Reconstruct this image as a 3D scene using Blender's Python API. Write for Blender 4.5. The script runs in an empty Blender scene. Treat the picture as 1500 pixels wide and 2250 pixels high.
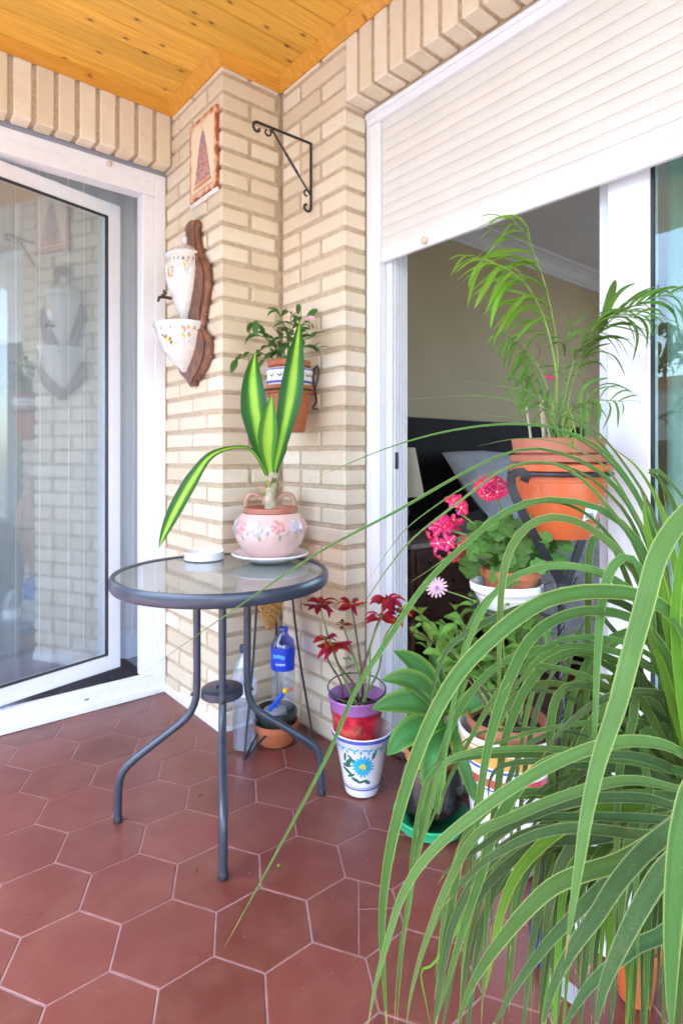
import bpy, math, random
from mathutils import Vector, Matrix, noise
random.seed(7)
S = bpy.context.scene
C = S.collection
PI = math.pi
# ------------------------------------------------------------------ camera, world, sun, exposure
H = 1.05; F = 1294.0
cam_d = bpy.data.cameras.new('camera'); cam = bpy.data.objects.new('camera', cam_d); C.objects.link(cam)
S.camera = cam
cam.location = (0, 0, H); cam.rotation_euler = (PI/2, 0, math.radians(-39.86))
cam_d.sensor_fit = 'VERTICAL'; cam_d.sensor_height = 36; cam_d.sensor_width = 24
cam_d.lens = F/2250*36; cam_d.shift_y = -125/2250
cam_d.clip_start = .02; cam_d.clip_end = 500
cam_d.dof.use_dof = True; cam_d.dof.focus_distance = .85; cam_d.dof.aperture_fstop = 9
SUN_EL = 66; SUN_AZ = 262
W = bpy.data.worlds.new('World'); S.world = W; W.use_nodes = True
wn = W.node_tree; bg = wn.nodes['Background']
sky = wn.nodes.new('ShaderNodeTexSky'); sky.sky_type = 'NISHITA'; sky.sun_disc = False
sky.sun_elevation = math.radians(SUN_EL); sky.sun_rotation = math.radians(SUN_AZ); sky.altitude = 300
sky.dust_density = 2.0; sky.air_density = 1.0
wn.links.new(sky.outputs[0], bg.inputs[0]); bg.inputs[1].default_value = .15
sd = bpy.data.lights.new('sun', 'SUN'); sd.energy = 3.5; sd.angle = math.radians(.6); sd.color = (1, .97, .92)
so = bpy.data.objects.new('sun', sd); C.objects.link(so)
_e, _a = math.radians(SUN_EL), math.radians(SUN_AZ)
_d = Vector((math.sin(_a)*math.cos(_e), math.cos(_a)*math.cos(_e), math.sin(_e)))
so.rotation_euler = _d.to_track_quat('Z', 'Y').to_euler(); so.location = (-3, 0, 6)
S.view_settings.view_transform = 'Standard'; S.view_settings.look = 'None'
S.view_settings.exposure = 3.80; S.view_settings.gamma = 1; S.view_settings.use_curve_mapping = False
S.render.engine = 'CYCLES'
S.cycles.max_bounces = 10; S.cycles.diffuse_bounces = 5; S.cycles.glossy_bounces = 4
S.cycles.transmission_bounces = 8; S.cycles.transparent_max_bounces = 16
S.cycles.sample_clamp_indirect = 8

# ------------------------------------------------------------------ helpers
def at(px, py, t):
    """a place in the room seen at (px, py) of the photograph, t metres deep"""
    x = (px-750)/F
    return Vector(((.6409+.7677*x)*t, (.7677-.6408*x)*t, H-(py-1000)/F*t))
def srgb(r, g, b):
    f = lambda c: c/12.92 if c <= .04045 else ((c+.055)/1.055)**2.4
    return (f(r/255), f(g/255), f(b/255), 1)
WL = {}
def wl(p): return WL.get(p.name, Vector((0, 0, 0))) if p is not None else Vector((0, 0, 0))
def thing(name, label, cat, loc, group=None):
    o = bpy.data.objects.new(name, None); C.objects.link(o); o.location = loc
    o.empty_display_size = .05
    WL[o.name] = Vector(loc)
    o['label'] = label; o['category'] = cat
    if group: o['group'] = group
    return o
def tag(o, label, cat, group=None):
    o['label'] = label; o['category'] = cat
    if group: o['group'] = group
    return o
def stuff(o): o['kind'] = 'stuff'; return o
def obj(name, mesh, parent=None, label=None):
    o = bpy.data.objects.new(name, mesh); C.objects.link(o)
    if parent is not None:
        o.parent = parent; o.location = -wl(parent)
    if label: o['label'] = label
    return o
def inst(name, mesh, parent, M):
    o = bpy.data.objects.new(name, mesh); C.objects.link(o)
    if parent is not None:
        o.parent = parent; M = Matrix.Translation(-wl(parent)) @ M
    o.matrix_basis = M
    return o
class MB:
    def __init__(s): s.v = []; s.f = []; s.uv = []; s.m = []
    def add(s, vs, fs, uvs=None, mi=0):
        n = len(s.v); s.v += [tuple(v) for v in vs]
        for i, f in enumerate(fs):
            s.f.append([n+k for k in f]); s.m.append(mi)
            s.uv.append([uvs[k] for k in f] if uvs else [(0, 0)]*len(f))
        return s
    def box(s, a, b, ch=0, mi=0):
        x0, y0, z0 = [min(p, q) for p, q in zip(a, b)]; x1, y1, z1 = [max(p, q) for p, q in zip(a, b)]
        if ch <= 0:
            vs = [(x0, y0, z0), (x1, y0, z0), (x1, y1, z0), (x0, y1, z0), (x0, y0, z1), (x1, y0, z1), (x1, y1, z1), (x0, y1, z1)]
            return s.add(vs, [(0, 3, 2, 1), (4, 5, 6, 7), (0, 1, 5, 4), (1, 2, 6, 5), (2, 3, 7, 6), (3, 0, 4, 7)], mi=mi)
        c = ch; vs = []; idx = {}
        for ix, X in ((0, x0), (1, x1)):
            for iy, Y in ((0, y0), (1, y1)):
                for iz, Z in ((0, z0), (1, z1)):
                    dx, dy, dz = (c if ix == 0 else -c), (c if iy == 0 else -c), (c if iz == 0 else -c)
                    idx[ix, iy, iz, 0] = len(vs); vs.append((X, Y+dy, Z+dz))
                    idx[ix, iy, iz, 1] = len(vs); vs.append((X+dx, Y, Z+dz))
                    idx[ix, iy, iz, 2] = len(vs); vs.append((X+dx, Y+dy, Z))
        fs = []
        for i in (0, 1):
            o = [(0, 0), (1, 0), (1, 1), (0, 1)]
            if i == 0: o = o[::-1]
            fs.append([idx[i, a_, b_, 0] for a_, b_ in o])
            fs.append([idx[b_, i, a_, 1] for a_, b_ in o])
            fs.append([idx[a_, b_, i, 2] for a_, b_ in o])
        for i in (0, 1):
            for j in (0, 1):
                q = [idx[i, j, 0, 0], idx[i, j, 1, 0], idx[i, j, 1, 1], idx[i, j, 0, 1]]
                fs.append(q if i == j else q[::-1])
                q = [idx[i, 0, j, 2], idx[i, 1, j, 2], idx[i, 1, j, 0], idx[i, 0, j, 0]]
                fs.append(q if i == j else q[::-1])
                q = [idx[0, i, j, 1], idx[1, i, j, 1], idx[1, i, j, 2], idx[0, i, j, 2]]
                fs.append(q if i == j else q[::-1])
                for k in (0, 1):
                    q = [idx[i, j, k, 0], idx[i, j, k, 1], idx[i, j, k, 2]]
                    fs.append(q if (i+j+k) % 2 == 1 else q[::-1])
        return s.add(vs, fs, mi=mi)
    def lathe(s, prof, c=(0, 0, 0), n=32, sx=1, sy=1, a0=0, a1=2*PI, mi=0, wob=None):
        full = abs(a1-a0-2*PI) < 1e-6
        cols = n if full else n+1
        vs = []; uvs = []
        for i, (r, z) in enumerate(prof):
            for k in range(cols):
                a = a0+(a1-a0)*k/n
                rr = r*(1+(wob(a, i) if wob else 0))
                vs.append((c[0]+rr*math.cos(a)*sx, c[1]+rr*math.sin(a)*sy, c[2]+z)); uvs.append((k/n, i/max(1, len(prof)-1)))
        fs = []
        for i in range(len(prof)-1):
            for k in range(n):
                k2 = (k+1) % cols
                fs.append((i*cols+k, i*cols+k2, (i+1)*cols+k2, (i+1)*cols+k))
        return s.add(vs, fs, uvs, mi)
    def disc(s, c, r, n=24, up=True, mi=0):
        vs = [(c[0]+r*math.cos(2*PI*k/n), c[1]+r*math.sin(2*PI*k/n), c[2]) for k in range(n)]
        f = list(range(n))
        return s.add(vs, [f if up else f[::-1]], mi=mi)
    def tube(s, pts, rad, n=8, cap=True, mi=0, flat=1.0):
        pts = [Vector(p) for p in pts]; m = len(pts)
        if not hasattr(rad, '__len__'): rad = [rad]*m
        T = [(pts[min(i+1, m-1)]-pts[max(i-1, 0)]).normalized() for i in range(m)]
        ref = Vector((0, 0, 1)) if abs(T[0].z) < .9 else Vector((1, 0, 0))
        nrm = T[0].cross(ref).normalized(); vs = []; uvs = []
        L = 0
        for i in range(m):
            nrm = (nrm-T[i]*nrm.dot(T[i])).normalized(); b = T[i].cross(nrm)
            if i: L += (pts[i]-pts[i-1]).length
            for k in range(n):
                a = 2*PI*k/n
                vs.append(pts[i]+(nrm*math.cos(a)+b*math.sin(a)*flat)*rad[i]); uvs.append((k/n, L))
        fs = []
        for i in range(m-1):
            for k in range(n):
                k2 = (k+1) % n
                fs.append((i*n+k, i*n+k2, (i+1)*n+k2, (i+1)*n+k))
        if cap: fs.append(list(range(n))[::-1]); fs.append([(m-1)*n+k for k in range(n)])
        return s.add(vs, fs, uvs, mi)
    def ball(s, c, r, n=10, m=7, sz=1, mi=0):
        return s.lathe([(max(1e-5, r*math.sin(PI*i/m)), -r*sz*math.cos(PI*i/m)) for i in range(m+1)], c, n, mi=mi)
    def prism(s, poly, ax, a, b, ch=0, mi=0):
        """poly in the two other axes, extruded along ax (0,1,2) from a to b"""
        n = len(poly)
        def mk(p, h):
            return {0: (h, p[0], p[1]), 1: (p[0], h, p[1]), 2: (p[0], p[1], h)}[ax]
        rings = [(a, 1.0), (b, 1.0)]
        if ch:
            cx = sum(p[0] for p in poly)/n; cy = sum(p[1] for p in poly)/n
            sg = 1 if b > a else -1
            rings = [(a, ch), (a+sg*abs(b-a)*.3, 0), (b-sg*abs(b-a)*.3, 0), (b, ch)]
            vs = []
            for h, d in rings:
                for i, p in enumerate(poly):
                    q0 = poly[i-1]; q1 = poly[(i+1) % n]
                    tx, ty = q1[0]-q0[0], q1[1]-q0[1]; l = math.hypot(tx, ty) or 1
                    nx, ny = ty/l, -tx/l
                    vs.append(mk((p[0]-nx*d, p[1]-ny*d), h))
        else:
            vs = [mk(p, h) for h, _ in rings for p in poly]
        R = len(rings)
        fs = [[j*n+i, j*n+(i+1) % n, (j+1)*n+(i+1) % n, (j+1)*n+i] for j in range(R-1) for i in range(n)]
        fs += [list(range(n))[::-1], [(R-1)*n+i for i in range(n)]]
        return s.add(vs, fs, mi=mi)
    def mesh(s, name, mat, smooth=False, angle=None):
        me = bpy.data.meshes.new(name); me.from_pydata(s.v, [], s.f)
        ul = me.uv_layers.new(name='UVMap')
        flat = [c for f in s.uv for uv in f for c in uv]
        ul.data.foreach_set('uv', flat)
        for mt in (mat if isinstance(mat, (list, tuple)) else [mat]): me.materials.append(mt)
        me.polygons.foreach_set('material_index', s.m)
        if smooth:
            me.polygons.foreach_set('use_smooth', [True]*len(me.polygons))
            me.update()
            me.set_sharp_from_angle(angle=math.radians(angle or 45))
        me.update(); return me
    def build(s, name, mat, parent=None, smooth=False, label=None, angle=None):
        return obj(name, s.mesh(name, mat, smooth, angle), parent, label)

def catmull(pts, n):
    P = [Vector(p) for p in pts]
    P = [P[0]*2-P[1]]+P+[P[-1]*2-P[-2]]
    segs = len(P)-3; out = []
    for i in range(n+1):
        u = i/n*segs; k = min(int(u), segs-1); t = u-k
        a, b, c, d = P[k:k+4]
        out.append(.5*((2*b)+(c-a)*t+(2*a-5*b+4*c-d)*t*t+(3*b-a-3*c+d)*t**3))
    # even out by arc length
    L = [0]
    for i in range(n): L.append(L[-1]+(out[i+1]-out[i]).length)
    res = []; j = 0
    for i in range(n+1):
        s = L[-1]*i/n
        while j < n-1 and L[j+1] < s: j += 1
        q = (s-L[j])/max(1e-9, L[j+1]-L[j]); res.append(out[j].lerp(out[j+1], min(1, max(0, q))))
    return res
def ribbon(mb, pts, width, prof=None, nh=(0, -.3, 1), fold=.18, n=22, twist=0, th=0.0, mi=0, tip_mi=None):
    """a leaf blade: pts control points, width full width, prof(u)->0..1, nh preferred normal"""
    Q = catmull(pts, n); nh = Vector(nh).normalized()
    prof = prof or (lambda u: min(1, .55+u*3)*(1-u**3)**.8)
    vs = []; uvs = []; prev = None; L = 0
    for i, p in enumerate(Q):
        T = (Q[min(i+1, n)]-Q[max(i-1, 0)]).normalized()
        sd_ = T.cross(nh)
        if sd_.length < .15 and prev is not None: sd_ = prev.copy()
        sd_.normalize()
        if prev is not None:
            if sd_.dot(prev) < 0: sd_ = -sd_
            sd_ = (sd_*.5+prev*.5); sd_ = (sd_-T*sd_.dot(T)).normalized()
        prev = sd_
        u = i/n
        if i: L += (Q[i]-Q[i-1]).length
        a = twist*u; nn = sd_.cross(T).normalized()
        s2 = sd_*math.cos(a)+nn*math.sin(a); n2 = s2.cross(T).normalized()
        if n2.dot(nh) < 0: n2 = -n2
        w = width*.5*max(.02, prof(u))
        vs += [p-s2*w+n2*w*fold, p-s2*w*.5+n2*w*fold*.35, p-n2*w*fold*.15, p+s2*w*.5+n2*w*fold*.35, p+s2*w+n2*w*fold]
        uvs += [(0, L), (.25, L), (.5, L), (.75, L), (1, L)]
    fs = [(i*5+k, i*5+k+1, (i+1)*5+k+1, (i+1)*5+k) for i in range(n) for k in range(4)]
    mb.add(vs, fs, uvs, mi)
    if tip_mi is not None:
        for i in range(4*max(1, n//22)): mb.m[-1-i] = tip_mi
    return mb
def frame_to(p, d, up=(0, 0, 1), s=1.0, roll=0):
    """matrix whose +X is d and +Z near up, at p, scaled"""
    d = Vector(d).normalized(); up = Vector(up)
    y = up.cross(d)
    if y.length < 1e-3: y = Vector((0, 1, 0)).cross(d)
    y.normalize(); z = d.cross(y)
    M = Matrix((d, y, z)).transposed().to_4x4()
    if not hasattr(s, '__len__'): s = (s, s, s)
    return Matrix.Translation(p) @ M @ Matrix.Rotation(roll, 4, 'X') @ Matrix.Diagonal((*s, 1))

# ------------------------------------------------------------------ materials
def new_mat(name):
    m = bpy.data.materials.new(name); m.use_nodes = True
    return m, m.node_tree, m.node_tree.nodes['Principled BSDF']
def N(nt, t, **kw):
    n = nt.nodes.new(t)
    for k, v in kw.items():
        if k in ('operation', 'data_type', 'blend_type', 'wave_type', 'bands_direction', 'feature', 'distance', 'noise_dimensions', 'interpolation'): setattr(n, k, v)
    return n
def ramp(nt, src, stops, interp='LINEAR'):
    r = nt.nodes.new('ShaderNodeValToRGB'); r.color_ramp.interpolation = interp
    e = r.color_ramp.elements
    while len(e) > 1: e.remove(e[-1])
    e[0].position = stops[0][0]; e[0].color = stops[0][1]
    for p, c in stops[1:]:
        q = e.new(p); q.color = c
    nt.links.new(src, r.inputs[0]); return r.outputs[0]
def mixc(nt, f, a, b, bt='MIX'):
    m = nt.nodes.new('ShaderNodeMix'); m.data_type = 'RGBA'; m.blend_type = bt
    for i, x in ((0, f), (6, a), (7, b)):
        if hasattr(x, 'links'): nt.links.new(x, m.inputs[i])
        else: m.inputs[i].default_value = x
    return m.outputs[2]
def math_(nt, op, a, b=0.0, c=None):
    m = nt.nodes.new('ShaderNodeMath'); m.operation = op
    for i, x in enumerate((a, b) if c is None else (a, b, c)):
        if hasattr(x, 'links'): nt.links.new(x, m.inputs[i])
        else: m.inputs[i].default_value = x
    return m.outputs[0]
def noise_(nt, vec, scale, detail=4, rough=.55):
    n = nt.nodes.new('ShaderNodeTexNoise'); n.inputs['Scale'].default_value = scale
    n.inputs['Detail'].default_value = detail; n.inputs['Roughness'].default_value = rough
    if vec is not None: nt.links.new(vec, n.inputs['Vector'])
    return n.outputs['Fac']
def mapping(nt, vec, sc=(1, 1, 1), loc=(0, 0, 0)):
    m = nt.nodes.new('ShaderNodeMapping'); nt.links.new(vec, m.inputs[0])
    m.inputs['Scale'].default_value = sc
    if hasattr(loc, 'links'): nt.links.new(loc, m.inputs['Location'])
    else: m.inputs['Location'].default_value = loc
    return m.outputs[0]
def bump(nt, h, strength, dist, bsdf):
    b = nt.nodes.new('ShaderNodeBump'); b.inputs['Strength'].default_value = strength; b.inputs['Distance'].default_value = dist
    nt.links.new(h, b.inputs['Height'])
    for x in (bsdf if isinstance(bsdf, (list, tuple)) else [bsdf]): nt.links.new(b.outputs[0], x.inputs['Normal'])
    return b
def gpos(nt):
    g = nt.nodes.new('ShaderNodeNewGeometry'); return g.outputs['Position']
def mat(name, col, rough=.5, metal=0, spec=.5, var=.1, vscale=30, bmp=0, bscale=200, rand=0, coat=0, dirt=None, dscale=6):
    m, nt, b = new_mat(name)
    b.inputs['Roughness'].default_value = rough; b.inputs['Metallic'].default_value = metal
    b.inputs['Specular IOR Level'].default_value = spec; b.inputs['Coat Weight'].default_value = coat
    b.inputs['Coat Roughness'].default_value = .08
    p = gpos(nt)
    f = noise_(nt, p, vscale)
    c = tuple(col[:3])
    dk = tuple(x*(1-var) for x in c)+(1,); lt = tuple(min(1, x*(1+var)) for x in c)+(1,)
    out = ramp(nt, f, [(.3, dk), (.7, lt)])
    if rand:
        oi = nt.nodes.new('ShaderNodeObjectInfo')
        k = math_(nt, 'MULTIPLY_ADD', oi.outputs['Random'], 2*rand, 1-rand)
        cb = nt.nodes.new('ShaderNodeCombineColor'); [nt.links.new(k, cb.inputs[i]) for i in range(3)]
        out = mixc(nt, 1.0, out, cb.outputs[0], 'MULTIPLY')
    if dirt:
        d = noise_(nt, p, dscale, 6, .65)
        fac = ramp(nt, d, [(.5, (0, 0, 0, 1)), (.72, (1, 1, 1, 1))])
        out = mixc(nt, math_(nt, 'MULTIPLY', fac, dirt[1]), out, dirt[0])
    nt.links.new(out, b.inputs['Base Color'])
    if bmp: bump(nt, noise_(nt, p, bscale, 3), bmp, .002, b)
    return m
def leaf_mat(name, stops, rough=.38, trans=.3, stripe=0, speck=0, edge=None, var=.25, tint=(.35, .6, .08, 1)):
    """stops: colours over the distance from the midrib (0) to the margin (1)"""
    m, nt, b = new_mat(name)
    uv = nt.nodes.new('ShaderNodeTexCoord').outputs['UV']
    sp = nt.nodes.new('ShaderNodeSeparateXYZ'); nt.links.new(uv, sp.inputs[0])
    d = math_(nt, 'ABSOLUTE', math_(nt, 'MULTIPLY_ADD', sp.outputs[0], 2, -1))
    st = noise_(nt, mapping(nt, uv, (14, 3, 1)), 2.5, 3)
    d2 = math_(nt, 'ADD', d, math_(nt, 'MULTIPLY', math_(nt, 'SUBTRACT', st, .5), .35 if stripe else .1))
    col = ramp(nt, d2, stops)
    oi = nt.nodes.new('ShaderNodeObjectInfo')
    hsv = nt.nodes.new('ShaderNodeHueSaturation'); nt.links.new(col, hsv.inputs['Color'])
    nt.links.new(math_(nt, 'MULTIPLY_ADD', oi.outputs['Random'], .03, .485), hsv.inputs['Hue'])
    nn = noise_(nt, gpos(nt), 18, 3)
    k = math_(nt, 'ADD', math_(nt, 'MULTIPLY_ADD', oi.outputs['Random'], var, 1-var*.5), math_(nt, 'MULTIPLY_ADD', nn, .5, -.25))
    sn = noise_(nt, mapping(nt, uv, (34, 1.1, 1)), 1.6, 4, .7)
    k = math_(nt, 'MULTIPLY', k, math_(nt, 'MULTIPLY_ADD', sn, 1.5, .25))
    nt.links.new(k, hsv.inputs['Value']); col = hsv.outputs[0]
    dm = ramp(nt, noise_(nt, gpos(nt), 34, 5, .7), [(.60, (0, 0, 0, 1)), (.74, (1, 1, 1, 1))])
    if speck: col = mixc(nt, math_(nt, 'MULTIPLY', dm, .45), col, (.16, .15, .06, 1))
    if speck:
        v = nt.nodes.new('ShaderNodeTexVoronoi'); v.inputs['Scale'].default_value = 650
        nt.links.new(gpos(nt), v.inputs['Vector'])
        f = ramp(nt, v.outputs['Distance'], [(.12, (1, 1, 1, 1)), (.3, (0, 0, 0, 1))])
        f2 = math_(nt, 'MULTIPLY', f, ramp(nt, noise_(nt, gpos(nt), 60, 3), [(.42, (0, 0, 0, 1)), (.62, (1, 1, 1, 1))]))
        col = mixc(nt, math_(nt, 'MULTIPLY', f2, speck), col, (.34, .42, .24, 1))
    if edge:
        e = ramp(nt, d, [(.86, (0, 0, 0, 1)), (.95, (1, 1, 1, 1))])
        col = mixc(nt, math_(nt, 'MULTIPLY', e, .8), col, edge)
    nt.links.new(col, b.inputs['Base Color']); b.inputs['Roughness'].default_value = rough; b.inputs['Specular IOR Level'].default_value = .28
    w = nt.nodes.new('ShaderNodeTexNoise'); w.inputs['Scale'].default_value = 3; nt.links.new(mapping(nt, uv, (18, .6, 1)), w.inputs['Vector'])
    bump(nt, w.outputs['Fac'], .6, .002, b)
    tr = nt.nodes.new('ShaderNodeBsdfTranslucent')
    nt.links.new(mixc(nt, .45, col, tint), tr.inputs[0])
    mx = nt.nodes.new('ShaderNodeMixShader'); mx.inputs[0].default_value = trans
    nt.links.new(b.outputs[0], mx.inputs[1]); nt.links.new(tr.outputs[0], mx.inputs[2])
    nt.links.new(mx.outputs[0], nt.nodes['Material Output'].inputs[0])
    return m
def glass_mat(name, tint, refl=.1, rough=0.0, milk=0):
    m, nt, b = new_mat(name); nt.nodes.remove(b)
    t = nt.nodes.new('ShaderNodeBsdfTransparent'); t.inputs[0].default_value = tint
    g = nt.nodes.new('ShaderNodeBsdfGlossy'); g.inputs['Roughness'].default_value = rough
    g.inputs[0].default_value = (.93, .97, 1, 1)
    lw = nt.nodes.new('ShaderNodeLayerWeight'); lw.inputs[0].default_value = .5
    mx = nt.nodes.new('ShaderNodeMixShader')
    f5 = math_(nt, 'POWER', lw.outputs['Facing'], 5)
    nt.links.new(math_(nt, 'MULTIPLY_ADD', f5, 1-refl-.03, refl+.03), mx.inputs[0])
    src = t.outputs[0]
    if milk:
        df = nt.nodes.new('ShaderNodeBsdfDiffuse'); df.inputs[0].default_value = (.75, .8, .86, 1)
        m2 = nt.nodes.new('ShaderNodeMixShader'); m2.inputs[0].default_value = milk
        nt.links.new(t.outputs[0], m2.inputs[1]); nt.links.new(df.outputs[0], m2.inputs[2]); src = m2.outputs[0]
    nt.links.new(src, mx.inputs[1]); nt.links.new(g.outputs[0], mx.inputs[2])
    nt.links.new(mx.outputs[0], nt.nodes['Material Output'].inputs[0])
    return m
M = {}
# bricks
def brick_mat():
    m, nt, b = new_mat('cream_brick'); p = gpos(nt)
    oi = nt.nodes.new('ShaderNodeObjectInfo')
    base = ramp(nt, oi.outputs['Random'], [(0, (.66, .555, .39, 1)), (.25, (.74, .645, .47, 1)), (.7, (.79, .70, .525, 1)), (1, (.84, .76, .60, 1))])
    n1 = noise_(nt, p, 22, 5); n2 = noise_(nt, p, 380, 3)
    col = mixc(nt, math_(nt, 'MULTIPLY', ramp(nt, n1, [(.35, (0, 0, 0, 1)), (.75, (1, 1, 1, 1))]), .35), base, (.68, .56, .39, 1))
    col = mixc(nt, math_(nt, 'MULTIPLY', ramp(nt, n2, [(.60, (0, 0, 0, 1)), (.68, (1, 1, 1, 1))]), .4), col, (.40, .27, .16, 1))
    nt.links.new(col, b.inputs['Base Color']); b.inputs['Roughness'].default_value = .75
    b.inputs['Specular IOR Level'].default_value = .25
    bump(nt, math_(nt, 'ADD', n1, math_(nt, 'MULTIPLY', n2, 1.6)), .8, .0018, b)
    return m
M['brick'] = brick_mat()
M['mortar'] = mat('mortar', (.53, .425, .295), .9, var=.18, vscale=60, bmp=.6, bscale=500, spec=.2)
M['plaster'] = mat('white_plaster', (.72, .69, .64), .85, var=.12, vscale=40, bmp=.6)
def tile_mat():
    m, nt, b = new_mat('red_floor_tile'); p = gpos(nt)
    oi = nt.nodes.new('ShaderNodeObjectInfo')
    base = ramp(nt, oi.outputs['Random'], [(0, (.125, .032, .021, 1)), (.5, (.15, .036, .026, 1)), (1, (.175, .043, .032, 1))])
    n1 = noise_(nt, p, 9, 6, .65); n2 = noise_(nt, p, 160, 4)
    col = mixc(nt, math_(nt, 'MULTIPLY', ramp(nt, n1, [(.42, (0, 0, 0, 1)), (.7, (1, 1, 1, 1))]), .5), base, (.23, .09, .062, 1))
    col = mixc(nt, math_(nt, 'MULTIPLY', ramp(nt, n2, [(.6, (0, 0, 0, 1)), (.75, (1, 1, 1, 1))]), .18), col, (.30, .15, .11, 1))
    v = nt.nodes.new('ShaderNodeTexVoronoi'); v.inputs['Scale'].default_value = 26; nt.links.new(p, v.inputs['Vector'])
    sp = ramp(nt, v.outputs['Distance'], [(.03, (1, 1, 1, 1)), (.07, (0, 0, 0, 1))])
    col = mixc(nt, math_(nt, 'MULTIPLY', sp, .4), col, (.4, .28, .2, 1))
    nt.links.new(col, b.inputs['Base Color'])
    r = math_(nt, 'MULTIPLY_ADD', noise_(nt, p, 5, 2), .35, .18); nt.links.new(r, b.inputs['Roughness'])
    b.inputs['Specular IOR Level'].default_value = .7
    bump(nt, noise_(nt, p, 25, 2), .08, .002, b)
    return m
M['tile'] = tile_mat()
M['grout'] = mat('pink_grout', (.31, .19, .18), .8, var=.25, vscale=25, bmp=.4)
def wood_mat(name, a, bcol, knot, rough=.35, sc=(1.2, 16, 16), axis='X'):
    m, nt, b = new_mat(name); p = gpos(nt)
    oi = nt.nodes.new('ShaderNodeObjectInfo')
    cb = nt.nodes.new('ShaderNodeCombineXYZ'); nt.links.new(math_(nt, 'MULTIPLY', oi.outputs['Random'], 37), cb.inputs[0])
    nt.links.new(math_(nt, 'MULTIPLY', oi.outputs['Random'], 91), cb.inputs[2])
    v = mapping(nt, p, sc, cb.outputs[0])
    n1 = noise_(nt, v, 2.2, 5, .6)
    fine = noise_(nt, mapping(nt, p, (sc[0]*2, sc[1]*9, sc[2]*9), cb.outputs[0]), 2, 3)
    col = ramp(nt, math_(nt, 'ADD', math_(nt, 'MULTIPLY', n1, .75), math_(nt, 'MULTIPLY', fine, .25)), [(.32, a), (.68, bcol)])
    k = math_(nt, 'MULTIPLY_ADD', oi.outputs['Random'], .22, .89)
    cc = nt.nodes.new('ShaderNodeCombineColor'); [nt.links.new(k, cc.inputs[i]) for i in range(3)]
    col = mixc(nt, 1.0, col, cc.outputs[0], 'MULTIPLY')
    vo = nt.nodes.new('ShaderNodeTexVoronoi'); vo.inputs['Scale'].default_value = 6.5; vo.voronoi_dimensions = '2D'; vo.inputs['Randomness'].default_value = 1
    nt.links.new(mapping(nt, p, (.62, 1.25, 1), cb.outputs[0]), vo.inputs['Vector'])
    kn = ramp(nt, vo.outputs['Distance'], [(.028, (.9, .9, .9, 1)), (.045, (.25, .25, .25, 1)), (.10, (0, 0, 0, 1))])
    col = mixc(nt, kn, col, knot)
    fg = ramp(nt, fine, [(.35, (.72, .62, .5, 1)), (.6, (1, 1, 1, 1))])
    col = mixc(nt, .6, col, fg, 'MULTIPLY')
    nt.links.new(col, b.inputs['Base Color']); b.inputs['Roughness'].default_value = rough
    bump(nt, fine, .15, .001, b)
    return m
M['pine'] = wood_mat('varnished_pine', (.72, .37, .035, 1), (.92, .56, .09, 1), (.13, .035, .006, 1), .3)
M['pine_trim'] = wood_mat('varnished_pine_trim', (.60, .27, .025, 1), (.76, .38, .05, 1), (.3, .1, .012, 1), .3)
M['dark_wood'] = mat('dark_brown_wood', (.085, .03, .018), .35, var=.45, vscale=18, bmp=.4, bscale=60)
M['carved_wood'] = mat('carved_wood', (.17, .068, .036), .42, var=.5, vscale=28, bmp=.5, bscale=90)
M['marble'] = mat('brown_marble', (.05, .02, .014), .25, var=.6, vscale=60, dirt=((.25, .16, .13, 1), .4), dscale=30)
M['pvc'] = mat('white_frame', (.79, .81, .83), .3, var=.02, spec=.45, dirt=((.55, .53, .5, 1), .12), dscale=9)
M['pvc_in'] = mat('white_inner_frame', (.72, .75, .78), .35, var=.03)
M['slat'] = mat('cream_shutter_slat', (.67, .665, .615), .45, var=.03, vscale=8, rand=.02)
M['gasket'] = mat('black_gasket', (.02, .02, .025), .5)
M['glass'] = glass_mat('door_glass', (.90, .93, .92, 1), .15, .045)
M['glass_r'] = glass_mat('window_glass', (.86, .95, .93, 1), .0)
M['clear'] = glass_mat('clear_plastic', (.90, .94, .98, 1), .08, .08, .12)
M['bluepl'] = glass_mat('blue_plastic', (.35, .42, .95, 1), .08, .08)
M['room_wall'] = mat('beige_room_wall', (.50, .40, .26), .9, var=.05, vscale=3)
M['room_white'] = mat('white_room_paint', (.70, .68, .66), .9, var=.04, vscale=3)
M['room_floor'] = mat('room_floor', (.09, .04, .025), .4, var=.4, vscale=14)
M['room_grey'] = mat('grey_room_wall', (.33, .34, .38), .9, var=.05, vscale=3)
M['leather'] = mat('dark_leather', (.016, .012, .012), .7, spec=.12, var=.2, bmp=.3)
M['blanket'] = mat('grey_blanket', (.36, .36, .385), .95, var=.2, vscale=40, bmp=.6, bscale=250)
M['pillow'] = mat('pale_grey_pillow', (.42, .43, .48), .95, var=.08, vscale=10, bmp=.3, bscale=300)
M['shade'] = mat('cream_lamp_shade', (.6, .5, .36), .8, var=.04)
M['iron'] = mat('black_iron', (.016, .016, .018), .38, var=.2, bmp=.3, bscale=150)
M['table_metal'] = mat('dark_blue_grey_metal', (.030, .040, .058), .32, var=.1, spec=.6)
M['terra'] = mat('terracotta', (.47, .135, .05), .7, var=.14, vscale=20, dirt=((.55, .33, .22, 1), .35), dscale=14, bmp=.2)
M['terra_pl'] = mat('terracotta_plastic', (.38, .125, .07), .38, var=.06, vscale=14)
M['orange_pl'] = mat('orange_plastic', (.55, .115, .032), .26, var=.05, vscale=14, spec=.5)
M['green_dark'] = mat('dark_green_plastic', (.018, .032, .024), .3, var=.15)
M['green_pl'] = mat('bright_green_plastic', (.03, .42, .17), .3, var=.06)
M['soil'] = mat('potting_soil', (.035, .02, .014), .95, var=.7, vscale=180, bmp=1, bscale=260)
M['white_cer'] = mat('white_glazed_ceramic', (.80, .78, .77), .16, var=.03, coat=.4)
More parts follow.
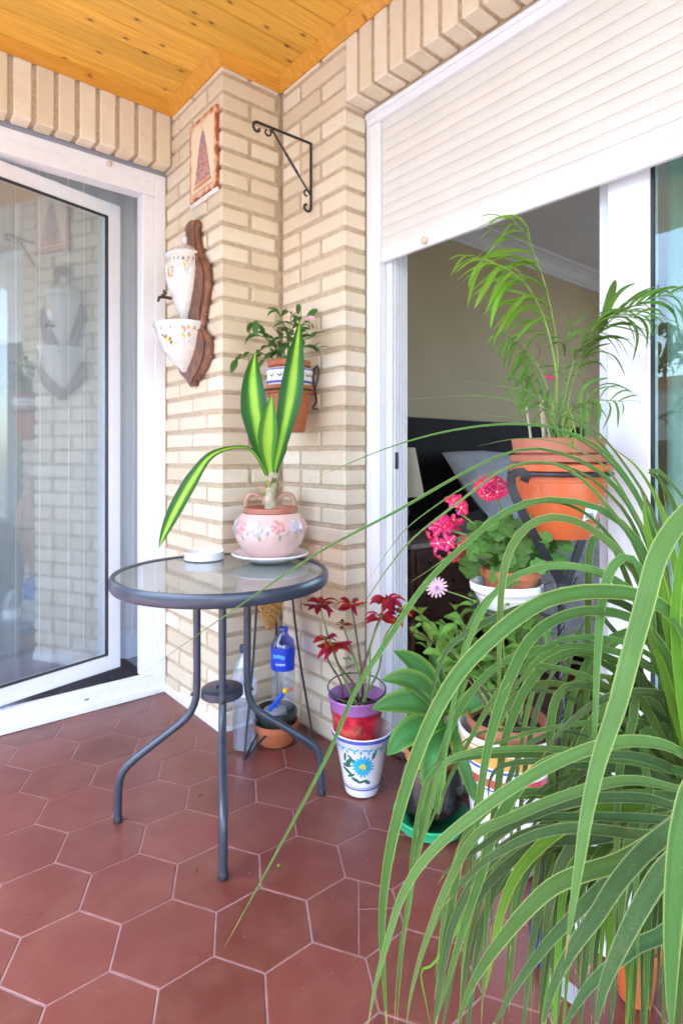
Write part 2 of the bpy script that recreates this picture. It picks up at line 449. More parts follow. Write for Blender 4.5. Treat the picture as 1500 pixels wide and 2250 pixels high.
M['cream_cer'] = mat('cream_porcelain', (.72, .68, .62), .2, var=.06, vscale=40, coat=.5, bmp=.1)
M['pink_cer'] = mat('pink_glazed_ceramic', (.66, .44, .38), .22, var=.1, vscale=11, coat=.5)
M['pink_petal'] = mat('pink_relief_flower', (.70, .27, .26), .28, var=.22, vscale=60, coat=.4)
M['lilac_petal'] = mat('lilac_relief_flower', (.52, .45, .50), .28, var=.22, vscale=60, coat=.4)
M['sage'] = mat('sage_relief_leaf', (.36, .35, .24), .3, var=.2, vscale=60, coat=.4)
M['tan_clay'] = mat('tan_clay', (.52, .30, .20), .65, var=.14, vscale=24, bmp=.3)
M['wicker'] = mat('yellow_wicker', (.50, .28, .07), .6, var=.35, vscale=90, bmp=.5)
M['blue_gl'] = mat('blue_glaze', (.07, .09, .40), .25, var=.2, vscale=60, coat=.3)
M['sky_gl'] = mat('turquoise_glaze', (.04, .42, .62), .25, var=.25, vscale=90, coat=.3)
M['green_gl'] = mat('green_glaze', (.03, .15, .09), .25, var=.3, vscale=90, coat=.3)
M['yellow_gl'] = mat('yellow_glaze', (.75, .55, .03), .3, var=.15, vscale=90, coat=.3)
M['ochre_gl'] = mat('ochre_glaze', (.72, .32, .07), .3, var=.2, vscale=30, coat=.3)
M['red_gl'] = mat('red_glaze', (.55, .06, .07), .3, var=.2, vscale=60, coat=.3)
M['rose_gl'] = mat('rose_glaze', (.62, .30, .34), .3, var=.2, vscale=60, coat=.3)
M['purple_pl'] = mat('purple_plastic', (.34, .13, .34), .35, var=.1)
M['red_foil'] = mat('red_foil', (.48, .012, .035), .3, var=.5, vscale=30, bmp=1, bscale=40, dirt=((.75, .42, .16, 1), .4), dscale=22)
M['blue_lab'] = mat('blue_label', (.01, .06, .62), .35, var=.1)
M['cyan_lab'] = mat('light_blue_label', (.10, .42, .85), .35, var=.1)
M['white_lab'] = mat('white_label', (.8, .82, .85), .4, var=.02)
M['navy'] = mat('navy_plastic', (.02, .03, .12), .4)
M['yellow_pl'] = mat('yellow_plastic', (.85, .55, .01), .35)
M['red_pl'] = mat('red_plastic', (.75, .06, .02), .35)
M['blue_pl'] = mat('solid_blue_plastic', (.01, .10, .65), .3)
M['grey_pl'] = mat('frosted_grey_plastic', (.36, .38, .42), .3, var=.1)
M['knob'] = mat('cream_rubber', (.62, .52, .38), .6)
M['stem_g'] = mat('green_stem', (.16, .26, .05), .6, var=.25, vscale=50)
M['stem_b'] = mat('brown_stem', (.12, .075, .04), .75, var=.35, vscale=60, bmp=.5)
M['stem_p'] = mat('pale_stem', (.45, .38, .24), .7, var=.3, vscale=70, bmp=.6)
M['bark'] = mat('grey_brown_bark', (.16, .11, .075), .9, var=.4, vscale=40, bmp=1, bscale=80)
M['petal_red'] = leaf_mat('red_bract', [(0, (.28, .008, .014, 1)), (.3, (.40, .007, .022, 1)), (1, (.46, .008, .028, 1))], .5, .12, var=.5, tint=(.6, .01, .04, 1))
M['petal_pink'] = leaf_mat('magenta_petal', [(0, (.75, .35, .42, 1)), (.25, (.72, .02, .14, 1)), (1, (.78, .015, .11, 1))], .5, .25, var=.25, tint=(.9, .05, .2, 1))
M['petal_pale'] = leaf_mat('pale_pink_petal', [(0, (.7, .42, .48, 1)), (1, (.78, .55, .6, 1))], .5, .25, var=.15, tint=(.8, .5, .55, 1))
M['petal_white'] = mat('white_petal', (.8, .62, .6), .6)
g = lambda *c: (*c, 1)
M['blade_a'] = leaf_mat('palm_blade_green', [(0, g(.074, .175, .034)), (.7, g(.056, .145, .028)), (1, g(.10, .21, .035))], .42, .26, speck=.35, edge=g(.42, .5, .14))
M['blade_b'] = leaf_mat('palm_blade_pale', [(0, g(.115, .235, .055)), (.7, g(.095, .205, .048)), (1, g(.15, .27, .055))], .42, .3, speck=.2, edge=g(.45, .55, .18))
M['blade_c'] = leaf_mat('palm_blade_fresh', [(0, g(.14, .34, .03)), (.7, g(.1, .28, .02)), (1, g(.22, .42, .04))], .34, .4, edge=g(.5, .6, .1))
M['blade_d'] = leaf_mat('palm_blade_dusty_shade', [(0, g(.055, .11, .030)), (.7, g(.042, .088, .024)), (1, g(.075, .13, .03))], .5, .14, speck=.5, edge=g(.3, .36, .14))  # dusty dark green; also stands in for shade on the inner leaves
M['dracaena'] = leaf_mat('variegated_leaf', [(0, g(.36, .55, .035)), (.24, g(.30, .50, .028)), (.36, g(.06, .22, .013)), (.58, g(.018, .105, .01)), (1, g(.012, .07, .01))], .34, .12, stripe=1, var=.1)
M['dr_fresh'] = leaf_mat('fresh_variegated_leaf', [(0, g(.34, .54, .04)), (.4, g(.26, .47, .03)), (.55, g(.06, .22, .015)), (1, g(.03, .15, .012))], .34, .2, stripe=1, var=.1)
M['frond'] = leaf_mat('frond_green', [(0, g(.22, .43, .04)), (1, g(.17, .37, .03))], .42, .42, var=.5, tint=(.45, .75, .06, 1))
M['frond_dark'] = leaf_mat('frond_mid_green', [(0, g(.13, .28, .04)), (1, g(.10, .24, .035))], .42, .35, var=.5)
M['frond_dry'] = leaf_mat('frond_dry', [(0, g(.3, .3, .09)), (1, g(.28, .2, .08))], .6, .3, var=.6)
M['ger_leaf'] = leaf_mat('geranium_leaf', [(0, g(.14, .30, .06)), (.6, g(.09, .22, .045)), (1, g(.12, .28, .06))], .55, .3, var=.6)
M['shrub_leaf'] = leaf_mat('shrub_leaf', [(0, g(.20, .38, .06)), (1, g(.14, .30, .05))], .5, .35, var=.6)
M['wall_leaf'] = leaf_mat('wall_plant_leaf', [(0, g(.06, .15, .035)), (1, g(.045, .12, .03))], .4, .25, var=.9)
M['agave'] = leaf_mat('agave_leaf', [(0, g(.06, .21, .05)), (.6, g(.045, .16, .03)), (1, g(.17, .34, .05))], .42, .2, var=.2)
def curtain_mat(name, c, thru):
    m, nt, b = new_mat(name); b.inputs['Base Color'].default_value = c; b.inputs['Roughness'].default_value = .9
    t = nt.nodes.new('ShaderNodeBsdfTransparent'); tl = nt.nodes.new('ShaderNodeBsdfTranslucent'); tl.inputs[0].default_value = c
    a = nt.nodes.new('ShaderNodeMixShader'); a.inputs[0].default_value = .4
    nt.links.new(b.outputs[0], a.inputs[1]); nt.links.new(tl.outputs[0], a.inputs[2])
    x = nt.nodes.new('ShaderNodeMixShader'); x.inputs[0].default_value = thru
    w = nt.nodes.new('ShaderNodeTexNoise'); w.inputs['Scale'].default_value = 500; nt.links.new(gpos(nt), w.inputs['Vector'])
    bump(nt, w.outputs['Fac'], .3, .001, b)
    nt.links.new(a.outputs[0], x.inputs[1]); nt.links.new(t.outputs[0], x.inputs[2])
    nt.links.new(x.outputs[0], nt.nodes['Material Output'].inputs[0]); return m
M['sheer'] = curtain_mat('blue_grey_sheer', (.62, .61, .60, 1), .10)
M['sheer_hem'] = curtain_mat('sheer_hem', (.62, .64, .70, 1), .03)
M['green_curtain'] = curtain_mat('green_curtain', (.42, .55, .47, 1), .10)

# ------------------------------------------------------------------ the setting: ground, floor, ceilings, rooms
def struct(o): o['kind'] = 'structure'; return o
struct(MB().box((-260, -260, -9.3), (260, 260, -9)).build('ground', mat('street_asphalt', (.09, .088, .085), .9, var=.2, vscale=2)))
ZC = 2.556
# terrace floor: grout bed, hexagonal tiles
fl = struct(MB().box((-1.0, -2.6, -.12), (1.452, 2.508, -.0016)).build('terrace_floor', M['grout']))
R6 = .1176
def hexmesh(r, ch, poly=None):
    b = MB(); P = [(r*math.cos(PI/3*k), r*math.sin(PI/3*k)) for k in range(6)]
    q = [(x*(1-ch/r), y*(1-ch/r)) for x, y in P]
    vs = [(x, y, -.012) for x, y in P]+[(x, y, -ch*.5) for x, y in P]+[(x, y, 0) for x, y in q]
    fs = [(i, (i+1) % 6, 6+(i+1) % 6, 6+i) for i in range(6)]+[(6+i, 6+(i+1) % 6, 12+(i+1) % 6, 12+i) for i in range(6)]+[tuple(range(12, 18))]
    return b.add(vs, fs)
hx = hexmesh(R6, .0016).mesh('floor_tile', M['tile'])
cx0, cy0 = .526, 1.431
def clip(poly, nx, ny, d):
    out = []
    for i in range(len(poly)):
        a, b = poly[i], poly[(i+1) % len(poly)]
        da, db = a[0]*nx+a[1]*ny-d, b[0]*nx+b[1]*ny-d
        if da <= 0: out.append(a)
        if (da < 0 < db) or (db < 0 < da):
            s = da/(da-db); out.append((a[0]+(b[0]-a[0])*s, a[1]+(b[1]-a[1])*s))
    return out
def poly_tile(poly, z):
    n = len(poly); cx = sum(p[0] for p in poly)/n; cy = sum(p[1] for p in poly)/n
    k = .985
    vs = [(x, y, -.012) for x, y in poly]+[(x, y, z-.0008) for x, y in poly]+[(cx+(x-cx)*k, cy+(y-cy)*k, z) for x, y in poly]
    fs = [(i, (i+1) % n, n+(i+1) % n, n+i) for i in range(n)]+[(n+i, n+(i+1) % n, 2*n+(i+1) % n, 2*n+i) for i in range(n)]+[tuple(range(2*n, 3*n))]
    return MB().add(vs, fs)
rt = random.Random(3)
FX1, FY1 = 1.450, 2.505
for i in range(-8, 6):
    for j in range(-9, 7):
        x = cx0+i*.18; y = cy0+j*.2078+(.1039 if i % 2 else 0)
        if x < -.95 or y < -.3: continue
        P = [(x+R6*math.cos(PI/3*k), y+R6*math.sin(PI/3*k)) for k in range(6)]
        if x-R6 > FX1 or y-R6 > FY1: continue
        dz = rt.uniform(-.0006, .0006)
        if (x+R6 > FX1 or y+.1 > FY1) or (i, j) == (0, -99):
            P = clip(P, 1, 0, FX1); P = clip(P, 0, 1, FY1) if len(P) > 2 else P
            if len(P) > 2: poly_tile(P, dz).build('floor_tile', M['tile'], fl)
        elif (i, j) == (2, -2):   # the cracked tile
            a = clip(P, .75, -.66, x*.75-y*.66+.008); b_ = clip(P, -.75, .66, -(x*.75-y*.66)-.011)
            b1 = clip(b_, .6, .8, x*.6+y*.8+.012); b2 = clip(b_, -.6, -.8, -(x*.6+y*.8)-.0145)
            for q in (a, b1, b2):
                if len(q) > 2:
                    t_ = poly_tile(q, dz).build('floor_tile', M['tile'], fl); t_['label'] = 'broken piece of a cracked tile'
        else:
            inst('floor_tile', hx, fl, Matrix.Translation((x, y, dz)) @ Matrix.Rotation(rt.choice((0, 1, 2))*PI/3, 4, 'Z'))
# far part of the terrace behind the camera
struct(MB().box((-1.0, -2.6, -.003), (1.452, -.42, .0)).build('terrace_floor_back', M['tile']))
struct(MB().box((-1.25, -2.8, -.35), (1.6, 2.5, -.122)).box((-1.25, -2.8, -.12), (-1.002, 2.5, .08)).build('balcony_slab', M['plaster']))
# ceiling: boards in long runs
cl = struct(MB().box((-1.25, -2.9, 2.585), (6.2, 6.2, 2.85)).build('roof_slab', M['room_white']))
cb = struct(MB().box((-1.2, -2.7, 2.5745), (1.5, 2.45, 2.583)).build('ceiling', M['gasket']))
def plank_mesh(x0, x1, w):
    c = .004; z0, z1 = ZC, ZC+.016
    prof = [(0, z1), (0, z0+c), (c, z0), (w-c, z0), (w, z0+c), (w, z1)]
    vs = [(x, y, z) for x in (x0, x1) for y, z in prof]
    fs = [(i, i+1, 7+i, 6+i) for i in range(5)]+[(0, 6, 11, 5), (5, 4, 3, 2, 1, 0), (6, 7, 8, 9, 10, 11)]
    return MB().add(vs, fs)
for k in range(33):
    y = 2.44-(k+1)*.0925
    x1 = 1.348 if y < 1.99 else 1.2
    jx = rt.uniform(-.7, .9)
    pm = plank_mesh(-1.18, 1.36, .0895).mesh('ceiling_board', M['pine'])
    inst('ceiling_board', pm, cb, Matrix.Translation((0, y, 0)))
# crown trim: follows the walls
def trim(p0, p1, nrm, e0=0, e1=0):
    p0 = Vector(p0); p1 = Vector(p1); nrm = Vector(nrm); d = (p1-p0).normalized()
    prof = [(0, 2.519), (.006, 2.519), (.012, 2.524), (.030, 2.541), (.037, 2.549), (.043, 2.5535), (.043, 2.558), (0, 2.558)]
    vs = []
    for end, e in ((p0, e0), (p1, e1)):
        for o, z in prof:
            q = end+nrm*o+d*(e*o); vs.append((q.x, q.y, z))
    n = len(prof)
    fs = [(i, (i+1) % n, n+(i+1) % n, n+i) for i in range(n)]+[tuple(range(n))[::-1], tuple(range(n, 2*n))]
    return MB().add(vs, fs).build('ceiling_trim', M['pine_trim'], cb, True, angle=30)
trim((-1.15, 2.436, 0), (1.079, 2.436, 0), (0, -1, 0), 0, -1)
trim((1.0795, 2.436, 0), (1.0795, 1.9995, 0), (-1, 0, 0), 1, 1)
trim((1.0795, 1.9995, 0), (1.3475, 1.9995, 0), (0, -1, 0), -1, -1)
trim((1.3475, 1.9995, 0), (1.3475, -2.6, 0), (-1, 0, 0), 1, 0)

# ---- brick walls
_bm = {}
def brick(parent, a, b):
    s = tuple(round(abs(q-p), 4) for p, q in zip(a, b))
    if s not in _bm:
        _bm[s] = MB().box([-x/2 for x in s], [x/2 for x in s], .0045).mesh('brick', M['brick'], True, 60)
    c = [(p+q)/2 for p, q in zip(a, b)]
    j = rt.uniform(-.0012, .0012)
    rot = Matrix.Rotation(rt.uniform(-.004, .004), 4, 'Z')
    return inst('brick', _bm[s], parent, Matrix.Translation((c[0]+j, c[1]+j, c[2]+rt.uniform(-.0008, .0008))) @ rot)
CH = .0714; NC = 35; BH = .0545
pillar = thing('brick_pillar', 'projecting pillar of cream bricks between the left door and the inner corner', 'wall', (1.08, 2.0, 0))
MB().box((1.089, 2.009, 0), (1.36, 2.62, 2.55)).build('mortar', M['mortar'], pillar)
right = thing('brick_wall', 'cream brick wall between the inner corner and the shuttered door on the right', 'wall', (1.348, 1.6, 0))
MB().box((1.357, 1.606, 0), (1.451, 2.005, 2.55)).build('mortar', M['mortar'], right)
for k in range(NC+1):
    z0 = .012+k*CH; z1 = min(z0+BH, 2.545)
    if z1-z0 < .01: continue
    if k % 2 == 0:
        brick(pillar, (1.08, 2.0, z0), (1.322, 2.115, z1))
        brick(pillar, (1.08, 2.131, z0), (1.195, 2.371, z1)); brick(pillar, (1.08, 2.387, z0), (1.195, 2.61, z1))
        brick(right, (1.348, 1.597, z0), (1.45, 1.86, z1)); brick(right, (1.348, 1.876, z0), (1.45, 1.985, z1))
    else:
        brick(pillar, (1.08, 2.0, z0), (1.198, 2.243, z1)); brick(pillar, (1.215, 2.0, z0), (1.34, 2.115, z1))
        brick(pillar, (1.08, 2.259, z0), (1.195, 2.499, z1)); brick(pillar, (1.08, 2.515, z0), (1.195, 2.61, z1))
        brick(right, (1.348, 1.597, z0), (1.45, 1.73, z1))
        if k % 6 == 1:
            brick(right, (1.348, 1.746, z0), (1.45, 1.858, z1)); brick(right, (1.348, 1.874, z0), (1.45, 1.985, z1))
        else: brick(right, (1.348, 1.746, z0), (1.45, 1.985, z1))
lint = thing('brick_lintel', 'row of upright cream bricks above the open glass door on the left', 'lintel', (.7, 2.437, 2.3))
MB().box((-1.1, 2.447, 2.312), (1.088, 2.515, 2.55)).build('mortar', M['mortar'], lint)
x = 1.071
while x > -.3:
    brick(lint, (x-.061, 2.437, 2.302), (x, 2.51, 2.545)); x -= .078
lin2 = thing('brick_lintel', 'row of upright cream bricks above the roller shutter', 'lintel', (1.348, 1.2, 2.3))
MB().box((1.358, -2.6, 2.312), (1.4525, 1.6055, 2.55)).build('mortar', M['mortar'], lin2)
y = 1.594
while y > -.3:
    brick(lin2, (1.348, y-.0575, 2.302), (1.45, y, 2.545)); y -= .0735
# skirting smear of plaster at the foot of the pillar
b = MB(); rr = random.Random(2)
pts = [(2.0+.51*i/24) for i in range(25)]
vs = []; 
for yv in pts:
    h = .02+.012*rr.random(); vs += [(1.0735, yv, 0), (1.0735, yv, h), (1.0805, yv, h+.01)]
fs = [(i*3+k, (i+1)*3+k, (i+1)*3+k+1, i*3+k+1) for i in range(24) for k in range(2)]
b.add(vs, fs); b.build('plaster_strip', M['plaster'], pillar)
b = MB(); vs = []
for i in range(14):
    h = .006+.008*rr.random(); xx = 1.075+.27*i/13; vs += [(xx, 1.992, 0), (xx, 1.994, h), (xx, 2.001, h+.006)]
b.add(vs, [(i*3+k, i*3+k+1, (i+1)*3+k+1, (i+1)*3+k) for i in range(13) for k in range(2)]); b.build('plaster_strip', M['plaster'], pillar)
# rough walls behind and out of view, rooms
struct(MB().box((1.453, 1.60, 0), (1.57, 2.45, 2.58)).box((1.453, -2.7, 0), (1.57, -.42, 2.58)).box((1.4535, -.419, 2.29), (1.57, 1.599, 2.58)).build('inner_wall', M['room_wall']))
struct(MB().box((1.0925, 2.4505, 0), (1.57, 6.0, 2.58)).box((-1.2, 2.5155, 2.285), (1.0875, 2.66, 2.58)).box((-1.2, 2.5, -.1), (-.35, 2.66, 2.284)).build('left_room_wall', M['room_grey']))
struct(MB().box((-1.2, 4.6, 0), (1.088, 4.7, .6)).box((-1.2, 4.6, 2.35), (1.088, 4.7, 2.58)).box((-1.2, 4.6, .6), (-1.0, 4.7, 2.35)).box((.9, 4.6, .6), (1.088, 4.7, 2.35)).box((-1.3, 2.661, 0), (-1.201, 4.7, 2.58)).build('left_room_back_wall', M['room_grey']))  # unseen window opening added so daylight comes through the sheer from behind
struct(MB().box((-1.2, 2.5095, -.1), (1.08, 4.6, .012)).build('left_room_floor', M['marble']))
struct(MB().box((1.571, 2.45, 0), (5.5, 2.56, 2.58)).build('bedroom_wall', M['room_wall']))
struct(MB().box((5.5, -1.6, 0), (5.6, 2.56, .9)).box((5.5, -1.6, .9), (5.6, -1.3, 2.58)).box((5.5, 1.4, .9), (5.6, 2.56, 2.58)).box((5.5, -1.3, 2.4), (5.6, 1.4, 2.58)).build('bedroom_far_wall', M['room_wall']))  # unseen window opening added to let more daylight into the bedroom
struct(MB().box((1.571, -1.7, 0), (5.6, -1.601, 2.58)).build('bedroom_side_wall', M['room_wall']))
struct(MB().box((1.4535, -1.6, -.1), (5.6, 2.55, .01)).build('bedroom_floor', M['room_floor']))
struct(MB().box((1.571, -1.6, 2.545), (5.5, 2.45, 2.58)).build('bedroom_ceiling', M['room_white']))
# coving in the bedroom
prof = [(2.449, 2.43), (2.44, 2.43), (2.436, 2.445), (2.42, 2.46), (2.40, 2.50), (2.36, 2.525), (2.34, 2.53), (2.335, 2.5445), (2.449, 2.5445)]
cv = MB().prism(prof, 0, 1.572, 5.499); struct(cv.build('ceiling_coving', M['room_white']))

# ------------------------------------------------------------------ left door
YF = 2.51
ld = thing('glass_door', 'open white framed glass door on the left with grey curtain behind', 'door', (.35, YF, 0))
fr = MB()
fr.box((1.03, YF-.002, .0), (1.0785, YF+.07, 2.284), .002)
fr.build('door_frame', M['pvc'], ld, True)
MB().box((1.0787, 2.5125, 0), (1.0884, 2.60, 2.284)).build('light_leak_seal', M['mortar'], ld)  # added filler strip, stops room light leaking through the brick joints
f2 = MB().box((.977, YF+.004, .085), (1.0295, YF+.066, 2.185), .002); f2.build('door_frame', M['pvc'], ld, True)
f3 = MB().box((-.34, YF+.0, 2.186), (1.0295, YF+.068, 2.283), .002).box((-.34, YF-.004, 2.245), (1.0295, YF-.0005, 2.282), .0015); f3.build('door_frame', M['pvc'], ld, True)
f4 = MB().box((-.34, YF+.0, .014), (1.0295, YF+.05, .083), .002).box((-.34, YF-.008, .002), (1.0295, YF-.0005, .03), .001); f4.build('threshold', M['pvc'], ld, True)
MB().box((.735, YF-.0012, .05), (.752, YF+.001, .055)).build('drain_slot', M['gasket'], ld)
for kx in (.395, .83):
    MB().lathe([(1e-4, 0), (.009, 0), (.011, .004), (.011, .012), (.006, .016), (1e-4, .016)], (0, 0, 0), 12).build('stopper', M['knob'], ld, True).matrix_basis = Matrix.Translation(Vector((kx, YF-.004, 2.262))-wl(ld)) @ Matrix.Rotation(PI/2, 4, 'X')
# swung leaf
hin = Vector((.352, YF+.006, 0)); fe = Vector((.937, YF+.158, 0))
dl = (fe-hin).normalized(); LW = (fe-hin).length; ang = math.atan2(dl.y, dl.x)
LM = Matrix.Translation(hin) @ Matrix.Rotation(ang, 4, 'Z')
def leafbox(name, boxes, matl, parent, ch=.003):
    b = MB()
    for a, c in boxes: b.box(a, c, ch)
    o = b.build(name, matl, parent, True)
    o.matrix_basis = Matrix.Translation(-wl(parent)) @ LM
    return o
sash = leafbox('door_leaf', [((LW-.062, 0, .098), (LW, .05, 2.168)), ((0, 0, .098), (.062, .05, 2.168)), ((.0625, 0, 2.106), (LW-.0625, .05, 2.168)), ((.0625, 0, .098), (LW-.0625, .05, .165))], M['pvc'], ld)
def sub(name, a, c, matl, ch=0):
    o = obj(name, MB().box(a, c, ch).mesh(name, matl), sash); o.location = (0, 0, 0); return o
for a, c in (((LW-.0655, -.0004, .166), (LW-.0625, .02, 2.105)), ((.0625, -.0004, .166), (.0655, .02, 2.105)), ((.066, -.0004, 2.1015), (LW-.066, .02, 2.105)), ((.066, -.0004, .166), (LW-.066, .02, .1695))):
    sub('gasket', a, c, M['gasket'])
sub('glass_pane', (.0657, .010, .1697), (LW-.0657, .012, 2.1013), M['glass'])
# second leaf, closed, to the left
sf = leafbox('door_leaf', [((-.64, .01, .098), (-.578, .05, 2.168)), ((-.065, .01, .098), (-.003, .05, 2.168)), ((-.577, .01, 2.106), (-.066, .05, 2.168)), ((-.577, .01, .098), (-.066, .05, .165))], M['pvc'], ld)
sf.matrix_basis = Matrix.Translation(hin-wl(ld))
o = obj('glass_pane', MB().box((-.577, .02, .166), (-.066, .022, 2.105)).mesh('glass_pane', M['glass']), sf); o.location = (0, 0, 0)
# sheer curtain behind
def curtain(name, p0, p1, z0, z1, matl, amp, waves, parent=None, seed=1, drift=.0):
    r = random.Random(seed); p0 = Vector(p0); p1 = Vector(p1); d = (p1-p0); L = d.length; d.normalize(); nn = Vector((-d.y, d.x, 0))
    ph = [r.uniform(0, 6) for _ in range(4)]; n = waves*10; m = 10; vs = []; fs = []; uvs = []
    for i in range(n+1):
        u = i/n
        o = amp*(math.sin(u*waves*2*PI+ph[0])+.5*math.sin(u*waves*3.7*PI+ph[1])+.35*math.sin(u*waves*.9*PI+ph[2]))
        for k in range(m+1):
            v = k/m; q = p0+d*(L*u)+nn*(o*(.7+.5*(1-v))+drift*math.sin(v*5+u*9)*.01)
            vs.append((q.x, q.y, z0+(z1-z0)*v)); uvs.append((u*L, v))
    for i in range(n):
        for k in range(m): fs.append((i*(m+1)+k, (i+1)*(m+1)+k, (i+1)*(m+1)+k+1, i*(m+1)+k+1))
    return MB().add(vs, fs, uvs).build(name, matl, parent, True, angle=80)
cu = thing('curtain', 'blue grey sheer curtain hanging inside the left glass door', 'curtain', (.5, 2.80, 0))
curtain('sheer_panel', (-.6, 2.765, 0), (1.07, 2.765, 0), .21, 2.5, M['sheer'], .012, 14, cu, 4)
curtain('hem', (-.6, 2.762, 0), (1.07, 2.762, 0), .10, .23, M['sheer_hem'], .014, 14, cu, 4)
for sx in (.44, .53, .62, .735, .80, 1.02):
    MB().tube([(sx, 2.745, .2), (sx+.002, 2.74, 1.2), (sx, 2.745, 2.5)], .0022, 6).build('fold_stripe', M['white_lab'], cu)  # thin white tubes put in for the lighter stripes of the curtain folds

# ------------------------------------------------------------------ right door with roller shutter
XF = 1.4525
rd = thing('sliding_door', 'white sliding glass door on the right under a half lowered shutter', 'door', (1.5, .6, 0))
MB().box((1.487, 1.5010, .0), (1.569, 1.5965, 2.24), .002).build('door_jamb', M['pvc_in'], rd, True)
b = MB()
for q in (1.500, 1.5145, 1.529, 1.5435, 1.558): b.box((q, 1.4965, .02), (q+.004, 1.5005, 2.2), .0008)
b.build('track_rib', M['pvc'], rd, True)
MB().box((1.4975, 1.494, 1.0), (1.5145, 1.4962, 1.06), .001).build('lock_plate', M['gasket'], rd)
MB().box((1.487, -.41, .0), (1.569, 1.4935, .028), .002).build('door_sill', M['pvc_in'], rd, True)
MB().box((1.487, -.41, 2.2), (1.569, 1.4935, 2.28), .002).build('door_head', M['pvc_in'], rd, True)
sash = MB().box((1.512, .628, .032), (1.55, .735, 2.19), .003).box((1.512, -.28, .032), (1.55, .627, .12), .003).box((1.512, -.28, 2.1), (1.55, .627, 2.19), .003).box((1.512, -.36, .032), (1.55, -.281, 2.19), .003).build('sliding_sash', M['pvc'], rd, True)
g1 = MB().box((1.516, .6195, .121), (1.524, .6275, 2.099)).build('gasket', M['gasket'], sash)
g2 = MB().box((1.5205, -.28, .1205), (1.5235, .6192, 2.0995)).build('glass_pane', M['glass_r'], sash)
MB().box((1.5515, .70, .032), (1.568, .775, 2.19), .002).box((1.5515, .63, .032), (1.568, .6995, 2.19), .002).build('rear_stile', M['pvc_in'], rd, True)
gc = thing('curtain', 'grey green curtain behind the glass at the right edge', 'curtain', (1.72, .2, 0))
curtain('curtain_panel', (1.70, -.45, 0), (1.70, .66, 0), .03, 2.45, M['green_curtain'], .016, 11, gc, 9)
sh = thing('roller_shutter', 'cream slatted roller shutter lowered over the top of the right door', 'shutter', (XF, 1.0, 1.74))
MB().box((XF, 1.530, .0), (1.486, 1.5965, 2.245), .0025).box((XF-.003, 1.578, .0), (XF-.0003, 1.594, 2.245), .001).build('guide_rail', M['pvc'], sh, True)
MB().box((XF-.004, -.41, 2.2465), (1.486, 1.5965, 2.292), .0025).box((XF-.010, -.41, 2.272), (XF-.0045, 1.596, 2.29), .0015).build('header_profile', M['pvc'], sh, True)
MB().box((XF, -.41, .0), (1.486, -.345, 2.2455), .0025).build('guide_rail', M['pvc'], sh, True)
SP = .0385; zs = 1.789
sp = [(1.4675-.0022*math.cos(PI*(q-.5)), q) for q in [0, .06, .18, .35, .5, .65, .82, .94]]
k = 0
while zs+k*SP < 2.245:
    z = zs+k*SP; pr = [(x_, z+q*SP) for x_, q in sp]+[(1.4695, z+SP*.955), (1.4695, z+SP*.998), (1.478, z+SP*.998), (1.478, z)]
    pr = [(x_, min(z_, 2.2462)) for x_, z_ in pr]
    vs = [(x_, y_, z_) for y_ in (1.529, -.344) for x_, z_ in pr]; n = len(pr)
    fs = [(i, (i+1) % n, n+(i+1) % n, n+i) for i in range(n)]
    MB().add(vs, fs).build('slat', M['slat'], sh, True, angle=40); k += 1
MB().box((1.4605, -.344, 1.740), (1.4785, 1.529, 1.7885), .003).build('bottom_bar', M['pvc'], sh, True)
for q in (1.315,):
    MB().lathe([(1e-4, 0), (.010, 0), (.012, .004), (.012, .014), (.007, .019), (1e-4, .019)], (0, 0, 0), 14).build('stopper', M['knob'], sh, True).matrix_basis = Matrix.Translation(Vector((1.4605, q, 1.757))-wl(sh)) @ Matrix.Rotation(-PI/2, 4, 'Y')

# ------------------------------------------------------------------ bedroom furniture
hb = thing('bed', 'bed with dark tufted headboard and grey bedspread inside the bedroom', 'bed', (3.3, 1.6, 0))
b = MB(); n, m = 30, 8; X0, X1, Z0, Z1 = 2.2, 4.5, .55, 1.27; vs = []
for i in range(n+1):
    for j in range(m+1):
        u, v = i/n, j/m; xx = X0+(X1-X0)*u; zz = Z0+(Z1-Z0)*v
        tuft = .012*abs(math.sin(u*9*PI))*abs(math.sin(v*3*PI))
        vs.append((xx, 2.37-tuft, zz))
fs = [(i*(m+1)+j, (i+1)*(m+1)+j, (i+1)*(m+1)+j+1, i*(m+1)+j+1) for i in range(n) for j in range(m)]
b.add(vs, fs); b.box((X0, 2.3712, .1), (X1, 2.445, 1.272), .005)
b.build('headboard', M['leather'], hb, True, angle=60)
MB().box((2.72, .55, .12), (4.35, 2.33, .42), .01).build('bed_base', M['dark_wood'], hb)
n = 40; m = 36; vs = []
for i in range(n+1):
    for j in range(m+1):
        s = -.62+(1.5+1.24)*i/n; yy = .45+1.88*j/m
        if s < 0: xx, zz = 2.68+s*.08, .68+s*.92
        elif s > 1.5: xx, zz = 4.34+(s-1.5)*.08, .68-(s-1.5)*.92
        else: xx, zz = 2.68+s*1.107, .68+.02*math.sin(s*2)
        q = noise.noise(Vector((s*4, yy*4, 1)))*.03+noise.noise(Vector((s*11, yy*9, 4)))*.015
        hang = s < .04 or s > 1.46
        vs.append((xx+(q if hang else 0), yy, zz+(0 if hang else q)))
MB().add(vs, [(i*(m+1)+j, (i+1)*(m+1)+j, (i+1)*(m+1)+j+1, i*(m+1)+j+1) for i in range(n) for j in range(m)]).build('bedspread', M['blanket'], hb, True, angle=80)
